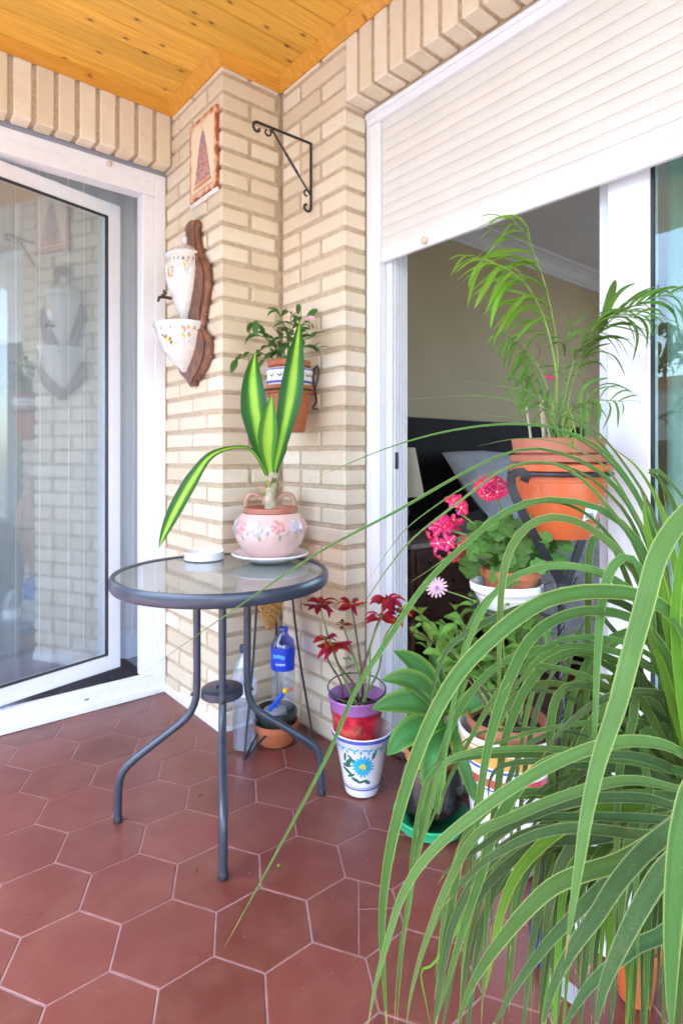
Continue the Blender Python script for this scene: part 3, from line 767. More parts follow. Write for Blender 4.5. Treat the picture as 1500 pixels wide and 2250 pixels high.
def pillow(c, sx, sy, sz, rx, rz, matl, label, grp):
    b = MB(); n, m = 18, 14; vs = []; N_ = 0
    for side in (1, -1):
        for i in range(n+1):
            for j in range(m+1):
                u, v = 2*i/n-1, 2*j/m-1
                h = ((1-u**2)*(1-v**2))**.4*(1+.5*noise.noise(Vector((u*3, v*3, side)))+.25*noise.noise(Vector((u*8, v*8, side))))
                vs.append((u*sx*(1-.06*v*v), v*sy*(1-.06*u*u), side*sz*h))
    K = (n+1)*(m+1)
    for s_ in (0, 1):
        for i in range(n):
            for j in range(m):
                q = [s_*K+i*(m+1)+j, s_*K+(i+1)*(m+1)+j, s_*K+(i+1)*(m+1)+j+1, s_*K+i*(m+1)+j+1]
                b.f.append(q if s_ == 0 else q[::-1]); b.uv.append([(0, 0)]*4); b.m.append(0)
    b.v = vs
    o = b.build('pillow', matl, None, True, angle=80)
    o.matrix_basis = Matrix.Translation(c) @ Matrix.Rotation(rz, 4, 'Z') @ Matrix.Rotation(rx, 4, 'X')
    return tag(o, label, 'pillow', grp)
pillow((3.02, 2.12, .88), .40, .26, .06, .85, .1, M['pillow'], 'pale grey pillow propped against the dark headboard, nearer the lamp', 'pillows on the bed')
ns = thing('nightstand', 'dark carved wooden nightstand with drawers beside the bed', 'nightstand', (2.5, 2.15, 0))
NX0, NX1, NY0, NY1 = 2.12, 2.58, 2.0, 2.36
MB().box((NX0, NY0, .2), (NX1, NY1, .585), .006).build('body', M['dark_wood'], ns)
MB().box((NX0-.02, NY0-.02, .586), (NX1+.02, NY1+.01, .612), .005).build('top', mat('stone_top', (.3, .25, .22), .3, var=.3), ns)
for zz in (.225, .345, .465):
    d = MB().box((NX0+.03, NY0-.012, zz), (NX1-.03, NY0-.0005, zz+.105), .004).build('drawer', M['dark_wood'], ns)
    for hxx in (.12, .30):
        MB().lathe([(1e-4, 0), (.012, .0), (.014, .006), (.006, .012), (1e-4, .012)], (0, 0, 0), 10).build('drawer_knob', M['iron'], d, True).matrix_basis = Matrix.Translation((NX0+hxx, NY0-.012, zz+.05)) @ Matrix.Rotation(PI/2, 4, 'X')
for lx, ly in ((NX0+.02, NY0+.02), (NX1-.02, NY0+.02), (NX0+.02, NY1-.02), (NX1-.02, NY1-.02)):
    s_ = 1 if lx > 2.5 else -1
    MB().tube([(lx, ly, .22), (lx+s_*.012, ly-.012, .16), (lx, ly, .08), (lx+s_*.01, ly-.01, .012)], [.024, .022, .012, .016], 8).build('leg', M['carved_wood'], ns, True)
lp = thing('table_lamp', 'lamp with a cream cone shade standing on the nightstand', 'lamp', (2.29, 2.24, .612))
MB().lathe([(.055, 0), (.05, .015), (.02, .03), (.03, .08), (.045, .13), (.03, .18), (.012, .21), (.01, .29)], (2.29, 2.24, .6125), 20).build('lamp_base', M['carved_wood'], lp, True)
MB().lathe([(.125, .83), (.075, 1.09)], (2.29, 2.24, 0), 28).lathe([(.073, 1.088), (.123, .832)], (2.29, 2.24, 0), 28).build('lamp_shade', M['shade'], lp, True)

# ------------------------------------------------------------------ bistro table
TX, TY, TZ, TR = .862, 1.592, .70, .318
tb = thing('bistro_table', 'small round glass topped bistro table with dark grey metal legs', 'table', (TX, TY, 0))
mt = M['table_metal']
rim = [(TR-.016, .0), (TR-.004, .0015), (TR+.001, -.006), (TR+.001, -.028), (TR-.004, -.036), (TR-.014, -.038), (TR-.020, -.034), (TR-.020, -.0075), (TR-.016, .0)]
MB().lathe(rim, (TX, TY, TZ+.003), 72).build('table_rim', mt, tb, True)
def table_glass():
    m, nt, b = new_mat('rippled_table_glass')
    b.inputs['Base Color'].default_value = (.30, .33, .30, 1); b.inputs['Roughness'].default_value = .06
    b.inputs['Specular IOR Level'].default_value = .9; b.inputs['Coat Weight'].default_value = .6; b.inputs['Coat Roughness'].default_value = .03
    t = nt.nodes.new('ShaderNodeBsdfTransparent'); t.inputs[0].default_value = (.85, .93, .88, 1)
    mx = nt.nodes.new('ShaderNodeMixShader'); mx.inputs[0].default_value = .2
    bump(nt, noise_(nt, gpos(nt), 60, 2), .03, .001, b)
    nt.links.new(b.outputs[0], mx.inputs[1]); nt.links.new(t.outputs[0], mx.inputs[2]); nt.links.new(mx.outputs[0], nt.nodes['Material Output'].inputs[0])
    return m
MB().disc((TX, TY, TZ), TR-.0165, 64).disc((TX, TY, TZ-.005), TR-.0165, 64, False).build('glass_top', table_glass(), tb)
MB().lathe([(1e-4, .665), (.075, .665), (.085, .655), (.085, .645), (.07, .64), (1e-4, .64)], (TX, TY, 0), 32).build('top_bracket', mt, tb, True)
MB().lathe([(.018, .352), (.058, .352), (.062, .349), (.063, .330), (.059, .326), (.018, .326), (.018, .352)], (TX, TY, 0), 36).build('collar_disc', mt, tb, True)
for k in range(4):
    a = math.radians((62, 158, 242, 329)[k]); c, s_ = math.cos(a), math.sin(a); kr = (1.06, 1.07, 1.20, 1.10)[k]
    pr = [(.074, .655), (.074, .52), (.074, .40), (.075, .345), (.080, .315), (.094, .283), (.118, .260), (.150, .237), (.205, .198), (.245, .168), (.268, .142), (.277, .110), (.279, .06), (.280, .012)]
    pr = [(.075+(r-.075)*kr if r > .075 else r, z) for r, z in pr]; rf = pr[-1][0]
    lg = MB().tube(catmull([(TX+r*c, TY+r*s_, z) for r, z in pr], 34), .0112, 14).build('leg', mt, tb, True)
    MB().lathe([(1e-4, 0), (.0122, 0), (.0128, .004), (.0128, .016), (.0112, .018)], (TX+rf*c, TY+rf*s_, 0), 14).build('foot_cap', M['gasket'], lg, True)
    for zz in (.34, .312) if k % 2 else (.34,):
        MB().ball((TX+.088*c, TY+.088*s_, zz), .0055, 8, 5).build('bolt', M['iron'], lg, True)

# ------------------------------------------------------------------ things on the table
ds = at(449, 1231, 1.975)
o = MB().lathe([(1e-4, .001), (.060, .001), (.0655, .004), (.0665, .028), (.0645, .0295), (.062, .027), (.060, .008), (1e-4, .007)], (ds.x, ds.y, TZ+.0002), 48).build('round_dish', M['white_cer'], None, True)
tag(o, 'small white straight sided dish on the table beside the pink flower pot', 'dish')
PX, PY = 1.058, 1.630
o = MB().lathe([(1e-4, .002), (.05, .002), (.07, .005), (.1, .018), (.122, .026), (.1255, .030), (.122, .033), (.1, .025), (.07, .013), (1e-4, .011)], (PX, PY, TZ+.0002), 60, wob=lambda a, i: (.012*math.cos(a*24) if 4 <= i <= 6 else 0)).build('saucer', M['white_cer'], None, True)
tag(o, 'white scalloped saucer under the pink flower pot on the table', 'saucer')
PZ = TZ+.0125
pk = thing('plant_pot', 'round pink ceramic planter with raised flowers standing on the saucer', 'planter', (PX, PY, PZ))
pprof = [(1e-4, .002), (.055, .002), (.065, .006), (.085, .025), (.105, .055), (.116, .085), (.116, .105), (.108, .128), (.096, .142), (.091, .148), (.089, .150), (.084, .147), (.084, .1), (1e-4, .1)]
MB().lathe(pprof, (PX, PY, PZ), 56).build('bowl', M['pink_cer'], pk, True, angle=70)
def surf(prof, c, a, z, off=.0008, sx=1, sy=1):
    """point on a turned surface at angle a, height z"""
    for (r0, z0), (r1, z1) in zip(prof, prof[1:]):
        if z0 <= z <= z1 and z1 > z0:
            r = r0+(r1-r0)*(z-z0)/(z1-z0); break
    else: r = prof[0][0]
    r += off
    return (c[0]+r*math.cos(a)*sx, c[1]+r*math.sin(a)*sy, c[2]+z)
def decal(mb, prof, c, a, z, shape, off=.001, dome=0, mi=0, sx=1, sy=1):
    """flat painted shape (du, dz in metres) on a turned surface, centre at angle a, height z"""
    rr_ = math.hypot(*(Vector(surf(prof, c, a, z, 0))-Vector(c)).xy)
    n = len(shape)
    cu_ = sum(p[0] for p in shape)/n; cz_ = sum(p[1] for p in shape)/n
    vs = [surf(prof, c, a+cu_/rr_, z+cz_, off+dome, sx, sy)]
    for k in (.5, 1):
        for u, w in shape: vs.append(surf(prof, c, a+(cu_+(u-cu_)*k)/rr_, z+cz_+(w-cz_)*k, off+dome*(1-k*k), sx, sy))
    fs = [(0, 1+i, 1+(i+1) % n) for i in range(n)]+[(1+i, 1+n+i, 1+n+(i+1) % n, 1+(i+1) % n) for i in range(n)]
    mb.add(vs, fs, mi=mi)
def ell(cx, cz, rx, rz, rot=0, n=12, tip=0):
    out = []
    for k in range(n):
        a = 2*PI*k/n; x_, z_ = rx*math.cos(a)*(1-tip*(abs(math.cos(a)) if math.cos(a) > 0 else 0)*0), rz*math.sin(a)*(1-tip*max(0, math.cos(a)))
        out.append((cx+x_*math.cos(rot)-z_*math.sin(rot), cz+x_*math.sin(rot)+z_*math.cos(rot)))
    return out
ra = random.Random(12)
toc = math.atan2(-PY, -PX)
for k in range(9):
    a = toc+.2+(k-4)*.56; pinkf = (k % 2 == 0)
    b = MB()
    for q in range(5):
        aq = q*2*PI/5+ra.random(); decal(b, pprof, (PX, PY, PZ), a, .112+ra.uniform(-.004, .004), ell(.013*math.cos(aq), .013*math.sin(aq), .0115, .0105, aq), .0012, .004)
    decal(b, pprof, (PX, PY, PZ), a, .112, ell(0, 0, .005, .005), .0055, .001)
    b.build('relief_flower', M['pink_petal' if pinkf else 'lilac_petal'], pk, True)
    b = MB(); decal(b, pprof, (PX, PY, PZ), a+.05, .082, ell(0, 0, .0125, .0055, PI/2+.2), .0008, .0015)
    decal(b, pprof, (PX, PY, PZ), a+.28, .095, ell(0, 0, .011, .005, 1.1), .0008, .0015)
    b.build('relief_leaf', M['sage'], pk, True)
dp = thing('variegated_plant', 'potted dracaena with upright yellow striped leaves and one long drooping leaf', 'potted plant', (PX, PY, PZ+.1))
MB().lathe([(.070, .101), (.079, .128), (.0835, .150), (.0885, .152), (.0885, .167), (.0855, .169), (.080, .166), (.078, .155), (.076, .150)], (PX, PY, PZ), 48).build('inner_pot', M['terra_pl'], dp, True)
def soil(parent, c, r, z, n=26, amp=.005, seed=1, matl=None):
    b = MB(); rr = random.Random(seed); vs = [(c[0], c[1], z+amp)]; rings = 7
    for i in range(1, rings+1):
        for k in range(n):
            a = 2*PI*k/n; q = r*i/rings
            vs.append((c[0]+q*math.cos(a), c[1]+q*math.sin(a), z+rr.uniform(-amp, amp)*(1 if i < rings else .2)))
    fs = [(0, 1+k, 1+(k+1) % n) for k in range(n)]
    for i in range(rings-1):
        for k in range(n): fs.append((1+i*n+k, 1+(i+1)*n+k, 1+(i+1)*n+(k+1) % n, 1+i*n+(k+1) % n))
    return b.add(vs, fs).build('soil', matl or M['soil'], parent, False)
soil(dp, (PX, PY), .078, PZ+.156)
tT = (at(597, 1112, 1.93)); 
stp = [(PX, PY, PZ+.145), tuple(at(594, 1110, 1.926)), tuple(at(592, 1085, 1.926)), tuple(at(598, 1060, 1.926)), tuple(at(597, 1035, 1.926))]
MB().tube(catmull(stp, 14), [.020, .019, .0185, .019, .0175, .0185, .0175, .0185, .018, .0195, .0185, .02, .021, .019, .014], 12).build('stem', M['stem_p'], dp, True)
lp_ = lambda a, b_: (lambda u: max(.03, math.sin(PI*min(1, (a+(1-a)*u))**b_)))
def up_leaf(pts, w, matl, nh=(-.5, -.85, .15), prof=None, fold=.3, tw=0, par=dp, name='leaf', n=26):
    return ribbon(MB(), pts, w, prof, nh, fold, n, tw).build(name, matl, par, True, angle=80)
pf = lambda u: max(.03, (min(1, .32+1.35*u)) * (1-max(0, (u-.45)/.55)**1.9)**.9)
up_leaf([at(594, 1045, 1.93), at(575, 985, 1.94), at(560, 900, 1.95), at(556, 830, 1.965), at(561, 774, 1.99)], .092, M['dracaena'], prof=pf, tw=.2)
up_leaf([at(600, 1045, 1.925), at(620, 960, 1.925), at(640, 860, 1.93), at(650, 780, 1.94), at(659, 705, 1.96)], .078, M['dracaena'], (-.62, -.7, .1), prof=pf, tw=-.25)
up_leaf([at(596, 1050, 1.915), at(588, 990, 1.90), at(590, 930, 1.895), at(597, 868, 1.90)], .066, M['dr_fresh'], prof=pf)
up_leaf([at(602, 1040, 1.94), at(615, 980, 1.97), at(605, 920, 1.98)], .05, M['dracaena'], prof=pf)
up_leaf([at(586, 1044, 1.92), at(568, 1008, 1.91), at(545, 985, 1.89), at(505, 985, 1.86), at(462, 1003, 1.83), at(430, 1045, 1.82), at(395, 1105, 1.81), at(365, 1165, 1.81), at(349, 1205, 1.81)], .047, M['dracaena'], (-.35, -.62, .7),
        prof=lambda u: .28+.1*u if u < .3 else max(.04, .31+.75*min(1, (u-.3)/.3)) * (1-max(0, (u-.7)/.3)**2.2), fold=.25, n=34)
rs_ = random.Random(5)
for k in range(7):   # old leaf bases round the stem
    a = rs_.uniform(0, 6.28); z = rs_.uniform(.19, .245); c0 = Vector((PX+.018*math.cos(a)-.002, PY+.018*math.sin(a), PZ+z))
    up_leaf([c0, c0+Vector((.008*math.cos(a), .008*math.sin(a), .014)), c0+Vector((.006*math.cos(a), .006*math.sin(a), .03))], .022, M['frond_dry'], (math.cos(a), math.sin(a), .2), n=5, name='leaf_base')

# ------------------------------------------------------------------ amphora in its iron stand, bottles, low pot
AX, AY = 1.205, 1.858
am = thing('amphora', 'tan clay amphora with two handles standing behind the pink flower pot', 'jug', (AX, AY, .36))
MB().lathe([(.004, .40), (.016, .43), (.045, .52), (.078, .62), (.092, .70), (.09, .76), (.07, .81), (.040, .835), (.030, .86), (.030, .905), (.042, .925), (.044, .935), (.038, .935), (.024, .905), (.024, .8)], (AX, AY, 0), 36).build('body', M['tan_clay'], am, True)
for s_ in (-1, 1):
    dx, dy = .7677*s_, -.6408*s_
    hp = [(.030, .885), (.055, .905), (.082, .895), (.091, .86), (.091, .82), (.086, .78)]
    MB().tube(catmull([(AX+r*dx, AY+r*dy, z) for r, z in hp], 16), .0095, 8).build('handle', M['tan_clay'], am, True)
# woven tip
b = MB()
for k in range(14):
    z = .405+k*.0125; r = .009+k*.0046
    b.lathe([(r+.003*math.cos(q), z+.0055*math.sin(q)) for q in [2*PI*i/6 for i in range(7)]], (AX, AY, 0), 24, wob=lambda a, i, k=k: .16*math.sin(a*8+(k % 2)*PI))
for k in range(8):
    a = 2*PI*k/8; b.tube([(AX+.012*math.cos(a), AY+.012*math.sin(a), .40), (AX+.074*math.cos(a), AY+.074*math.sin(a), .58)], .002, 5)
b.build('woven_sleeve', M['wicker'], am, True)
st = thing('iron_stand', 'thin black iron tripod holding the amphora in the inner corner', 'stand', (AX, AY, 0))
feet = []
for k, (fx, fy) in enumerate(((1.035, 1.76), (1.262, 1.655), (1.30, 1.945))):
    a = math.atan2(fy-AY, fx-AX); top = Vector((AX+.088*math.cos(a), AY+.088*math.sin(a), .66)); ft = Vector((fx, fy, .006)); feet.append((ft, a))
    mid = top.lerp(ft, .5)-Vector((math.cos(a), math.sin(a), 0))*.012
    MB().tube(catmull([top, mid, ft], 12), .0042, 8).build('leg', M['iron'], st, True)
    q = Vector((AX+.03*math.cos(a), AY+.03*math.sin(a), .34))
MB().tube([(AX+.094*math.cos(2*PI*i/36), AY+.094*math.sin(2*PI*i/36), .66) for i in range(37)], .0045, 8, False).build('top_ring', M['iron'], st, True)
for i in range(3):
    p0, p1 = feet[i][0], feet[(i+1) % 3][0]; mid = p0.lerp(p1, .5).lerp(Vector((AX, AY, .006)), .38)
    MB().tube(catmull([p0, mid+Vector((0, 0, .06)), p1], 18), .0036, 8).build('brace', M['iron'], st, True)
# tall clear bottle with blue upper sleeve
bx = at(617, 1560, 2.20); BX, BY = bx.x, bx.y
BX, BY = 1.235, 1.815
wb = thing('plastic_bottle', 'clear plastic bottle with a bright blue sleeve under the amphora tip', 'bottle', (BX, BY, 0))
bp = [(.030, .005), (.040, .008), (.043, .02), (.043, .27), (.040, .285), (.044, .30), (.045, .33), (.038, .365), (.018, .385), (.0165, .40), (.0165, .412)]
MB().lathe([(1e-4, .006)]+bp[:5], (BX, BY, 0), 28).build('bottle_body', M['clear'], wb, True)
MB().lathe(bp[4:], (BX, BY, 0), 28).build('bottle_shoulder', M['bluepl'], wb, True)
MB().lathe([(.0455, .262), (.047, .275), (.047, .335), (.0455, .345)], (BX, BY, 0), 28, a0=toc-2.2, a1=toc+1.0).build('sleeve', M['blue_lab'], wb, True)
lb = [(.0472, .255), (.0478, .275), (.0478, .345)]
b = MB(); decal(b, lb, (BX, BY, 0), toc-.35, .318, [(-.026, -.010), (.018, -.014), (.022, .0), (0, .006), (-.026, .004)], .0006); b.build('label_wave', M['cyan_lab'], wb)
b = MB()
for q in range(4): decal(b, lb, (BX, BY, 0), toc-.55+q*.19, .288, [(-.003, -.0045), (-.0012, -.0045), (.0018, .0015), (.003, -.0045), (.0036, .0045), (.0012, .0045), (-.0012, -.001), (-.0018, .0045), (-.0033, .0045)], .0006)
b.build('label_letters', M['white_lab'], wb)
MB().lathe([(.0185, .398), (.0195, .401), (.0195, .409), (.0185, .412)], (BX, BY, 0), 20).build('neck_ring', M['bluepl'], wb, True)
b2 = at(532, 1640, 2.10); B2X, B2Y = b2.x+.01, b2.y
b2p = [(1e-4, .006), (.030, .004), (.042, .012)]
for k in range(8): b2p += [(.0435, .025+k*.022), (.0405, .036+k*.022)]
b2p += [(.043, .21), (.043, .25), (.037, .29), (.024, .32), (.0145, .335), (.0145, .352)]
w2 = thing('plastic_bottle', 'clear ribbed water bottle with a navy cap behind the table legs', 'bottle', (B2X, B2Y, 0))
MB().lathe(b2p, (B2X, B2Y, 0), 28).build('bottle_body', M['clear'], w2, True)
MB().lathe([(.0435, .20), (.0442, .202), (.0442, .238), (.0435, .24)], (B2X, B2Y, 0), 28).build('label_band', M['white_lab'], w2, True)
MB().lathe([(.0165, .346), (.0172, .348), (.0172, .368), (.015, .371), (1e-4, .371)], (B2X, B2Y, 0), 20).build('cap', M['navy'], w2, True)
# water inside
MB().lathe([(1e-4, .009), (.028, .009), (.039, .014), (.0395, .17), (1e-4, .17)], (B2X, B2Y, 0), 20).build('water', glass_mat('water', (.86, .93, .98, 1), .04), w2, True)
# low terracotta pot with dark green pot inside
QX, QY = 1.155, 1.735
lo = thing('plant_pot', 'low terracotta pot on the floor in the inner corner', 'pot', (QX, QY, 0))
QX, QY = at(606, 1590, 2.16).x, at(606, 1590, 2.16).y
lo.location = (QX, QY, 0); WL[lo.name] = Vector((QX, QY, 0))
MB().lathe([(1e-4, .003), (.060, .003), (.066, .008), (.080, .055), (.083, .060), (.083, .078), (.079, .080), (.076, .076), (.073, .055)], (QX, QY, 0), 36).build('pot_wall', M['terra'], lo, True)
gp = thing('green_pot', 'dark green plastic pot set inside the low terracotta pot', 'pot', (QX, QY, .03))
MB().lathe([(1e-4, .03), (.058, .03), (.066, .08), (.070, .098), (.077, .100), (.079, .110), (.077, .121), (.070, .124), (.064, .12), (.060, .105), (.055, .05), (1e-4, .045)], (QX, QY, 0), 36).build('pot_wall', M['green_dark'], gp, True)
jr = thing('spray_bottle', 'frosted bottle with blue spout and yellow cap lying in the green pot', 'bottle', (QX, QY, .05))
MB().lathe([(1e-4, .05), (.042, .05), (.045, .056), (.045, .112), (.041, .122), (.02, .128), (1e-4, .129)], (QX-.004, QY-.003, 0), 28).build('bottle_body', M['grey_pl'], jr, True)
d0 = at(592, 1560, 2.11); d1 = at(627, 1518, 2.08)
MB().tube([d0, d0.lerp(d1, .5), d1], [.007, .0085, .0065], 10).build('spout', M['blue_pl'], jr, True)
MB().ball(d1, .0105, 12, 8).build('yellow_cap', M['yellow_pl'], jr, True)
MB().ball(at(640, 1514, 2.08), .006, 8, 6).build('red_tip', M['red_pl'], jr, True)
MB().lathe([(1e-4, .129), (.014, .129), (.013, .140), (1e-4, .142)], (QX, QY, 0), 14).build('nozzle_collar', M['blue_pl'], jr, True)

# ------------------------------------------------------------------ wall-mounted things
# tile picture
tp = thing('tile_picture', 'glazed tile picture with a purple triangle on the pillar beside the left door', 'picture', (1.08, 2.13, 2.07))
def tile_pic():
    m, nt, b = new_mat('stained_tile_glaze'); p = gpos(nt)
    sp_ = nt.nodes.new('ShaderNodeSeparateXYZ'); nt.links.new(p, sp_.inputs[0])
    u = math_(nt, 'DIVIDE', math_(nt, 'ABSOLUTE', math_(nt, 'SUBTRACT', sp_.outputs[1], 2.130)), .112)
    v = math_(nt, 'DIVIDE', math_(nt, 'ABSOLUTE', math_(nt, 'SUBTRACT', sp_.outputs[2], 2.228)), .157)
    e = math_(nt, 'ADD', math_(nt, 'MAXIMUM', u, v), math_(nt, 'MULTIPLY_ADD', noise_(nt, p, 30, 4), .5, -.25))
    col = ramp(nt, e, [(.80, (.84, .72, .52, 1)), (.95, (.66, .30, .15, 1)), (1.03, (.36, .08, .04, 1))])
    nt.links.new(col, b.inputs['Base Color']); b.inputs['Roughness'].default_value = .25; return m
MB().box((1.066, 2.018, 2.071), (1.0795, 2.242, 2.385), .0015).build('tile', tile_pic(), tp)
b = MB(); ra = random.Random(8)
pm_ = [mat('tile_purple', (.28, .07, .20), .3), mat('tile_pink', (.55, .16, .20), .3), mat('tile_orange', (.62, .24, .07), .3), mat('tile_plum', (.15, .04, .11), .3)]
for i in range(22):
    z = 2.13+i*.0088; hw = .062*(1-i/22)**.75+.004
    nq = max(1, int(hw*2/.0095))
    for k in range(nq):
        y0 = 2.128-hw+k*2*hw/nq; w = 2*hw/nq
        b.add([(1.0654, y0+ra.uniform(0, .002), z+ra.uniform(0, .002)), (1.0654, y0+w*.92, z+ra.uniform(0, .003)), (1.0654, y0+w*.9, z+.0085), (1.0654, y0+ra.uniform(0, .003), z+.0078)], [(0, 3, 2, 1)], mi=ra.choice((0, 0, 1, 1, 2, 3)))
for i in range(20):
    z = 2.322+i*.001; b.add([(1.0654, 2.1265, z), (1.0654, 2.1295, z), (1.0654, 2.129, z+.001), (1.0654, 2.127, z+.001)], [(0, 3, 2, 1)], mi=3)
b.add([(1.0652, 2.052, 2.112), (1.0652, 2.205, 2.112), (1.0652, 2.20, 2.126), (1.0652, 2.057, 2.126)], [(0, 3, 2, 1)], mi=2)
b.add([(1.0652, 2.045, 2.094), (1.0652, 2.212, 2.094), (1.0652, 2.212, 2.099), (1.0652, 2.045, 2.099)], [(0, 3, 2, 1)], mi=1)
b.build('mosaic_triangle', pm_, tp)
MB().box((1.068, 2.016, 2.052), (1.0795, 2.244, 2.0705), .002).build('plaster_bead', M['plaster'], tp)
# iron scroll bracket
ib = thing('wall_bracket', 'empty black wrought iron scroll bracket on the brick wall below the ceiling', 'bracket', (1.348, 1.787, 2.1))
BYv = 1.787
def sc(cx_, cz_, r0, r1, a0, a1, n=16): return [(cx_+(r0+(r1-r0)*i/n)*math.cos(a0+(a1-a0)*i/n), BYv, cz_+(r0+(r1-r0)*i/n)*math.sin(a0+(a1-a0)*i/n)) for i in range(n+1)]
MB().tube([(1.341, BYv, 2.232), (1.341, BYv, 1.985)]+sc(1.322, 1.985, .019, .008, 0, -4.6), .0042, 8, flat=1.3).build('back_bar', M['iron'], ib, True)
MB().tube([(1.341, BYv, 2.230), (1.22, BYv, 2.228), (1.105, BYv, 2.226)]+sc(1.105, 2.206, .020, .008, PI/2, PI/2+4.8), .0042, 8, flat=1.3).build('top_bar', M['iron'], ib, True)
dg = [Vector((1.165, BYv, 2.222)).lerp(Vector((1.338, BYv, 2.035)), i/24) for i in range(25)]
MB().tube(dg, [.0036+(.0022*abs(math.sin(i*1.6)) if 8 < i < 17 else 0) for i in range(25)], 8).build('twisted_brace', M['iron'], ib, True)
MB().tube(sc(1.148, 2.206, .016, .008, .9, .9-5, 14), .0035, 6).build('scroll', M['iron'], ib, True)
MB().tube(sc(1.322, 2.035, .016, .008, .3, .3+4.6, 14), .0035, 6).build('scroll', M['iron'], ib, True)
# carved board with porcelain wall fountain
VC = 2.202
bd = thing('wooden_plaque', 'carved brown wooden backboard of the wall fountain on the pillar', 'plaque', (1.08, VC, 1.33))
hw = [(1.326, .022), (1.345, .028), (1.352, .055), (1.385, .118), (1.43, .158), (1.475, .168), (1.51, .150), (1.53, .125), (1.545, .098), (1.56, .102), (1.60, .112), (1.65, .135), (1.70, .155), (1.75, .158), (1.79, .140), (1.825, .105), (1.85, .075), (1.90, .055), (1.945, .048), (1.965, .058), (1.985, .045), (1.992, .015)]
hw = [(z, w*.9) for z, w in hw]
poly = [(VC-w, z) for z, w in hw]+[(VC+w, z) for z, w in hw[::-1]]
MB().prism(poly[::-1], 0, 1.0785, 1.052, .006).build('board', M['carved_wood'], bd, True, angle=35)
poly2 = [(VC-w*.8, 1.34+(z-1.33)*.98) for z, w in hw]+[(VC+w*.8, 1.34+(z-1.33)*.98) for z, w in hw[::-1]]
MB().prism(poly2[::-1], 0, 1.053, 1.044, .004).build('raised_moulding', M['carved_wood'], bd, True, angle=35)
for z, w in hw[2:-3:2]:
    MB().ball((1.066, VC-w-.001, z), .007, 7, 5).build('carved_bead', M['carved_wood'], bd, True)
uprof = [(1e-4, 1.585), (.014, 1.587), (.022, 1.60), (.028, 1.615), (.05, 1.655), (.072, 1.70), (.088, 1.75), (.094, 1.79), (.092, 1.825), (.088, 1.842), (.097, 1.846), (.098, 1.853), (.088, 1.86), (.075, 1.873), (.045, 1.888), (.022, 1.897), (.014, 1.905), (.018, 1.915), (.017, 1.928), (.008, 1.936), (1e-4, 1.937)]
ur = thing('porcelain_urn', 'white porcelain lidded urn with a tap on the wooden plaque', 'urn', (1.05, VC, 1.59))
VC = 2.236
UC = (1.043, VC, 0)
MB().lathe(uprof, UC, 40, sx=.82, sy=.95).build('urn_body', M['cream_cer'], ur, True, angle=60)
bprof = [(q[0]*.93, q[1]) for q in [(1e-4, 1.385), (.015, 1.386), (.025, 1.40), (.04, 1.41), (.07, 1.44), (.1, 1.485), (.118, 1.53), (.124, 1.555), (.132, 1.563), (.132, 1.573), (.124, 1.574), (.115, 1.56), (.09, 1.49), (.04, 1.44), (1e-4, 1.43)]]
bs = thing('porcelain_basin', 'white porcelain half basin with painted flowers below the urn', 'basin', (1.05, VC, 1.39))
MB().lathe(bprof, UC, 44, sx=1.0, wob=lambda a, i: .015*math.cos(a*14) if i > 6 else 0).build('basin_bowl', M['cream_cer'], bs, True, angle=60)
ra = random.Random(4)
tc = math.atan2(-VC, -1.04)
def flowers(prof, parent, cx_, spots, sx):
    cols = ['yellow_gl', 'ochre_gl', 'rose_gl', 'green_gl', 'red_gl']
    for a, z, ns_ in spots:
        b = MB()
        for q in range(ns_):
            decal(b, prof, cx_, a+ra.uniform(-.2, .2), z+ra.uniform(-.02, .02), ell(0, 0, ra.uniform(.004, .009), ra.uniform(.003, .006), ra.uniform(0, 3)), .0006, .0012, mi=ra.choice((0, 0, 1, 2, 3)), sx=sx)
        b.build('painted_flower', [M[c] for c in cols], parent)
flowers(uprof, ur, UC, [(tc-.9, 1.77, 14), (tc+.9, 1.78, 6), (tc-.1, 1.81, 7)], .82)
flowers(bprof, bs, UC, [(tc-.75, 1.50, 20), (tc+.75, 1.50, 8), (tc+.1, 1.53, 8)], 1.0)
def hole_shade(prof, parent, z, n, sx, dz=.008):
    b = MB()
    for k in range(n):
        a = PI/2+PI*(k+.5)/n; decal(b, prof, UC, a, z, ell(0, 0, .003, dz, .3*(-1)**k), .0004, .0005, sx=sx)
    b.build('hole_shade_marks', mat('shadowed_openwork', (.22, .18, .15), .6), parent)  # flat dark ovals painted for the shade inside the openwork holes
hole_shade(uprof, ur, 1.822, 13, .82); hole_shade(uprof, ur, 1.866, 9, .82, .005); hole_shade(bprof, bs, 1.545, 15, 1.0, .007)
b = MB()
for k in range(26):
    a = PI/2+PI*ra.random(); decal(b, uprof, UC, a, 1.79+ra.uniform(-.025, .02), ell(0, 0, .010, .004, ra.uniform(0, 3)), .0005, .003, sx=.82)
stuff(b.build('relief_scrolls', M['cream_cer'], ur, True))
b = MB()
for k in range(44):
    a = PI/2+PI*ra.random(); decal(b, bprof, UC, a, 1.50+ra.uniform(-.045, .03), ell(0, 0, .011, .004, ra.uniform(0, 3)), .0005, .0035)
stuff(b.build('relief_scrolls', M['cream_cer'], bs, True))
tpz = 1.675; 
b = MB().tube([(.985, VC, tpz), (.955, VC, tpz), (.935, VC, tpz-.004), (.930, VC, tpz-.022)], [.007, .006, .006, .005], 8).tube([(.955, VC-.022, tpz+.012), (.955, VC+.022, tpz+.012)], .0045, 6).tube([(.955, VC, tpz), (.955, VC, tpz+.028)], .005, 6)
b.build('tap', mat('dark_bronze', (.10, .075, .04), .4, metal=.6), ur, True)
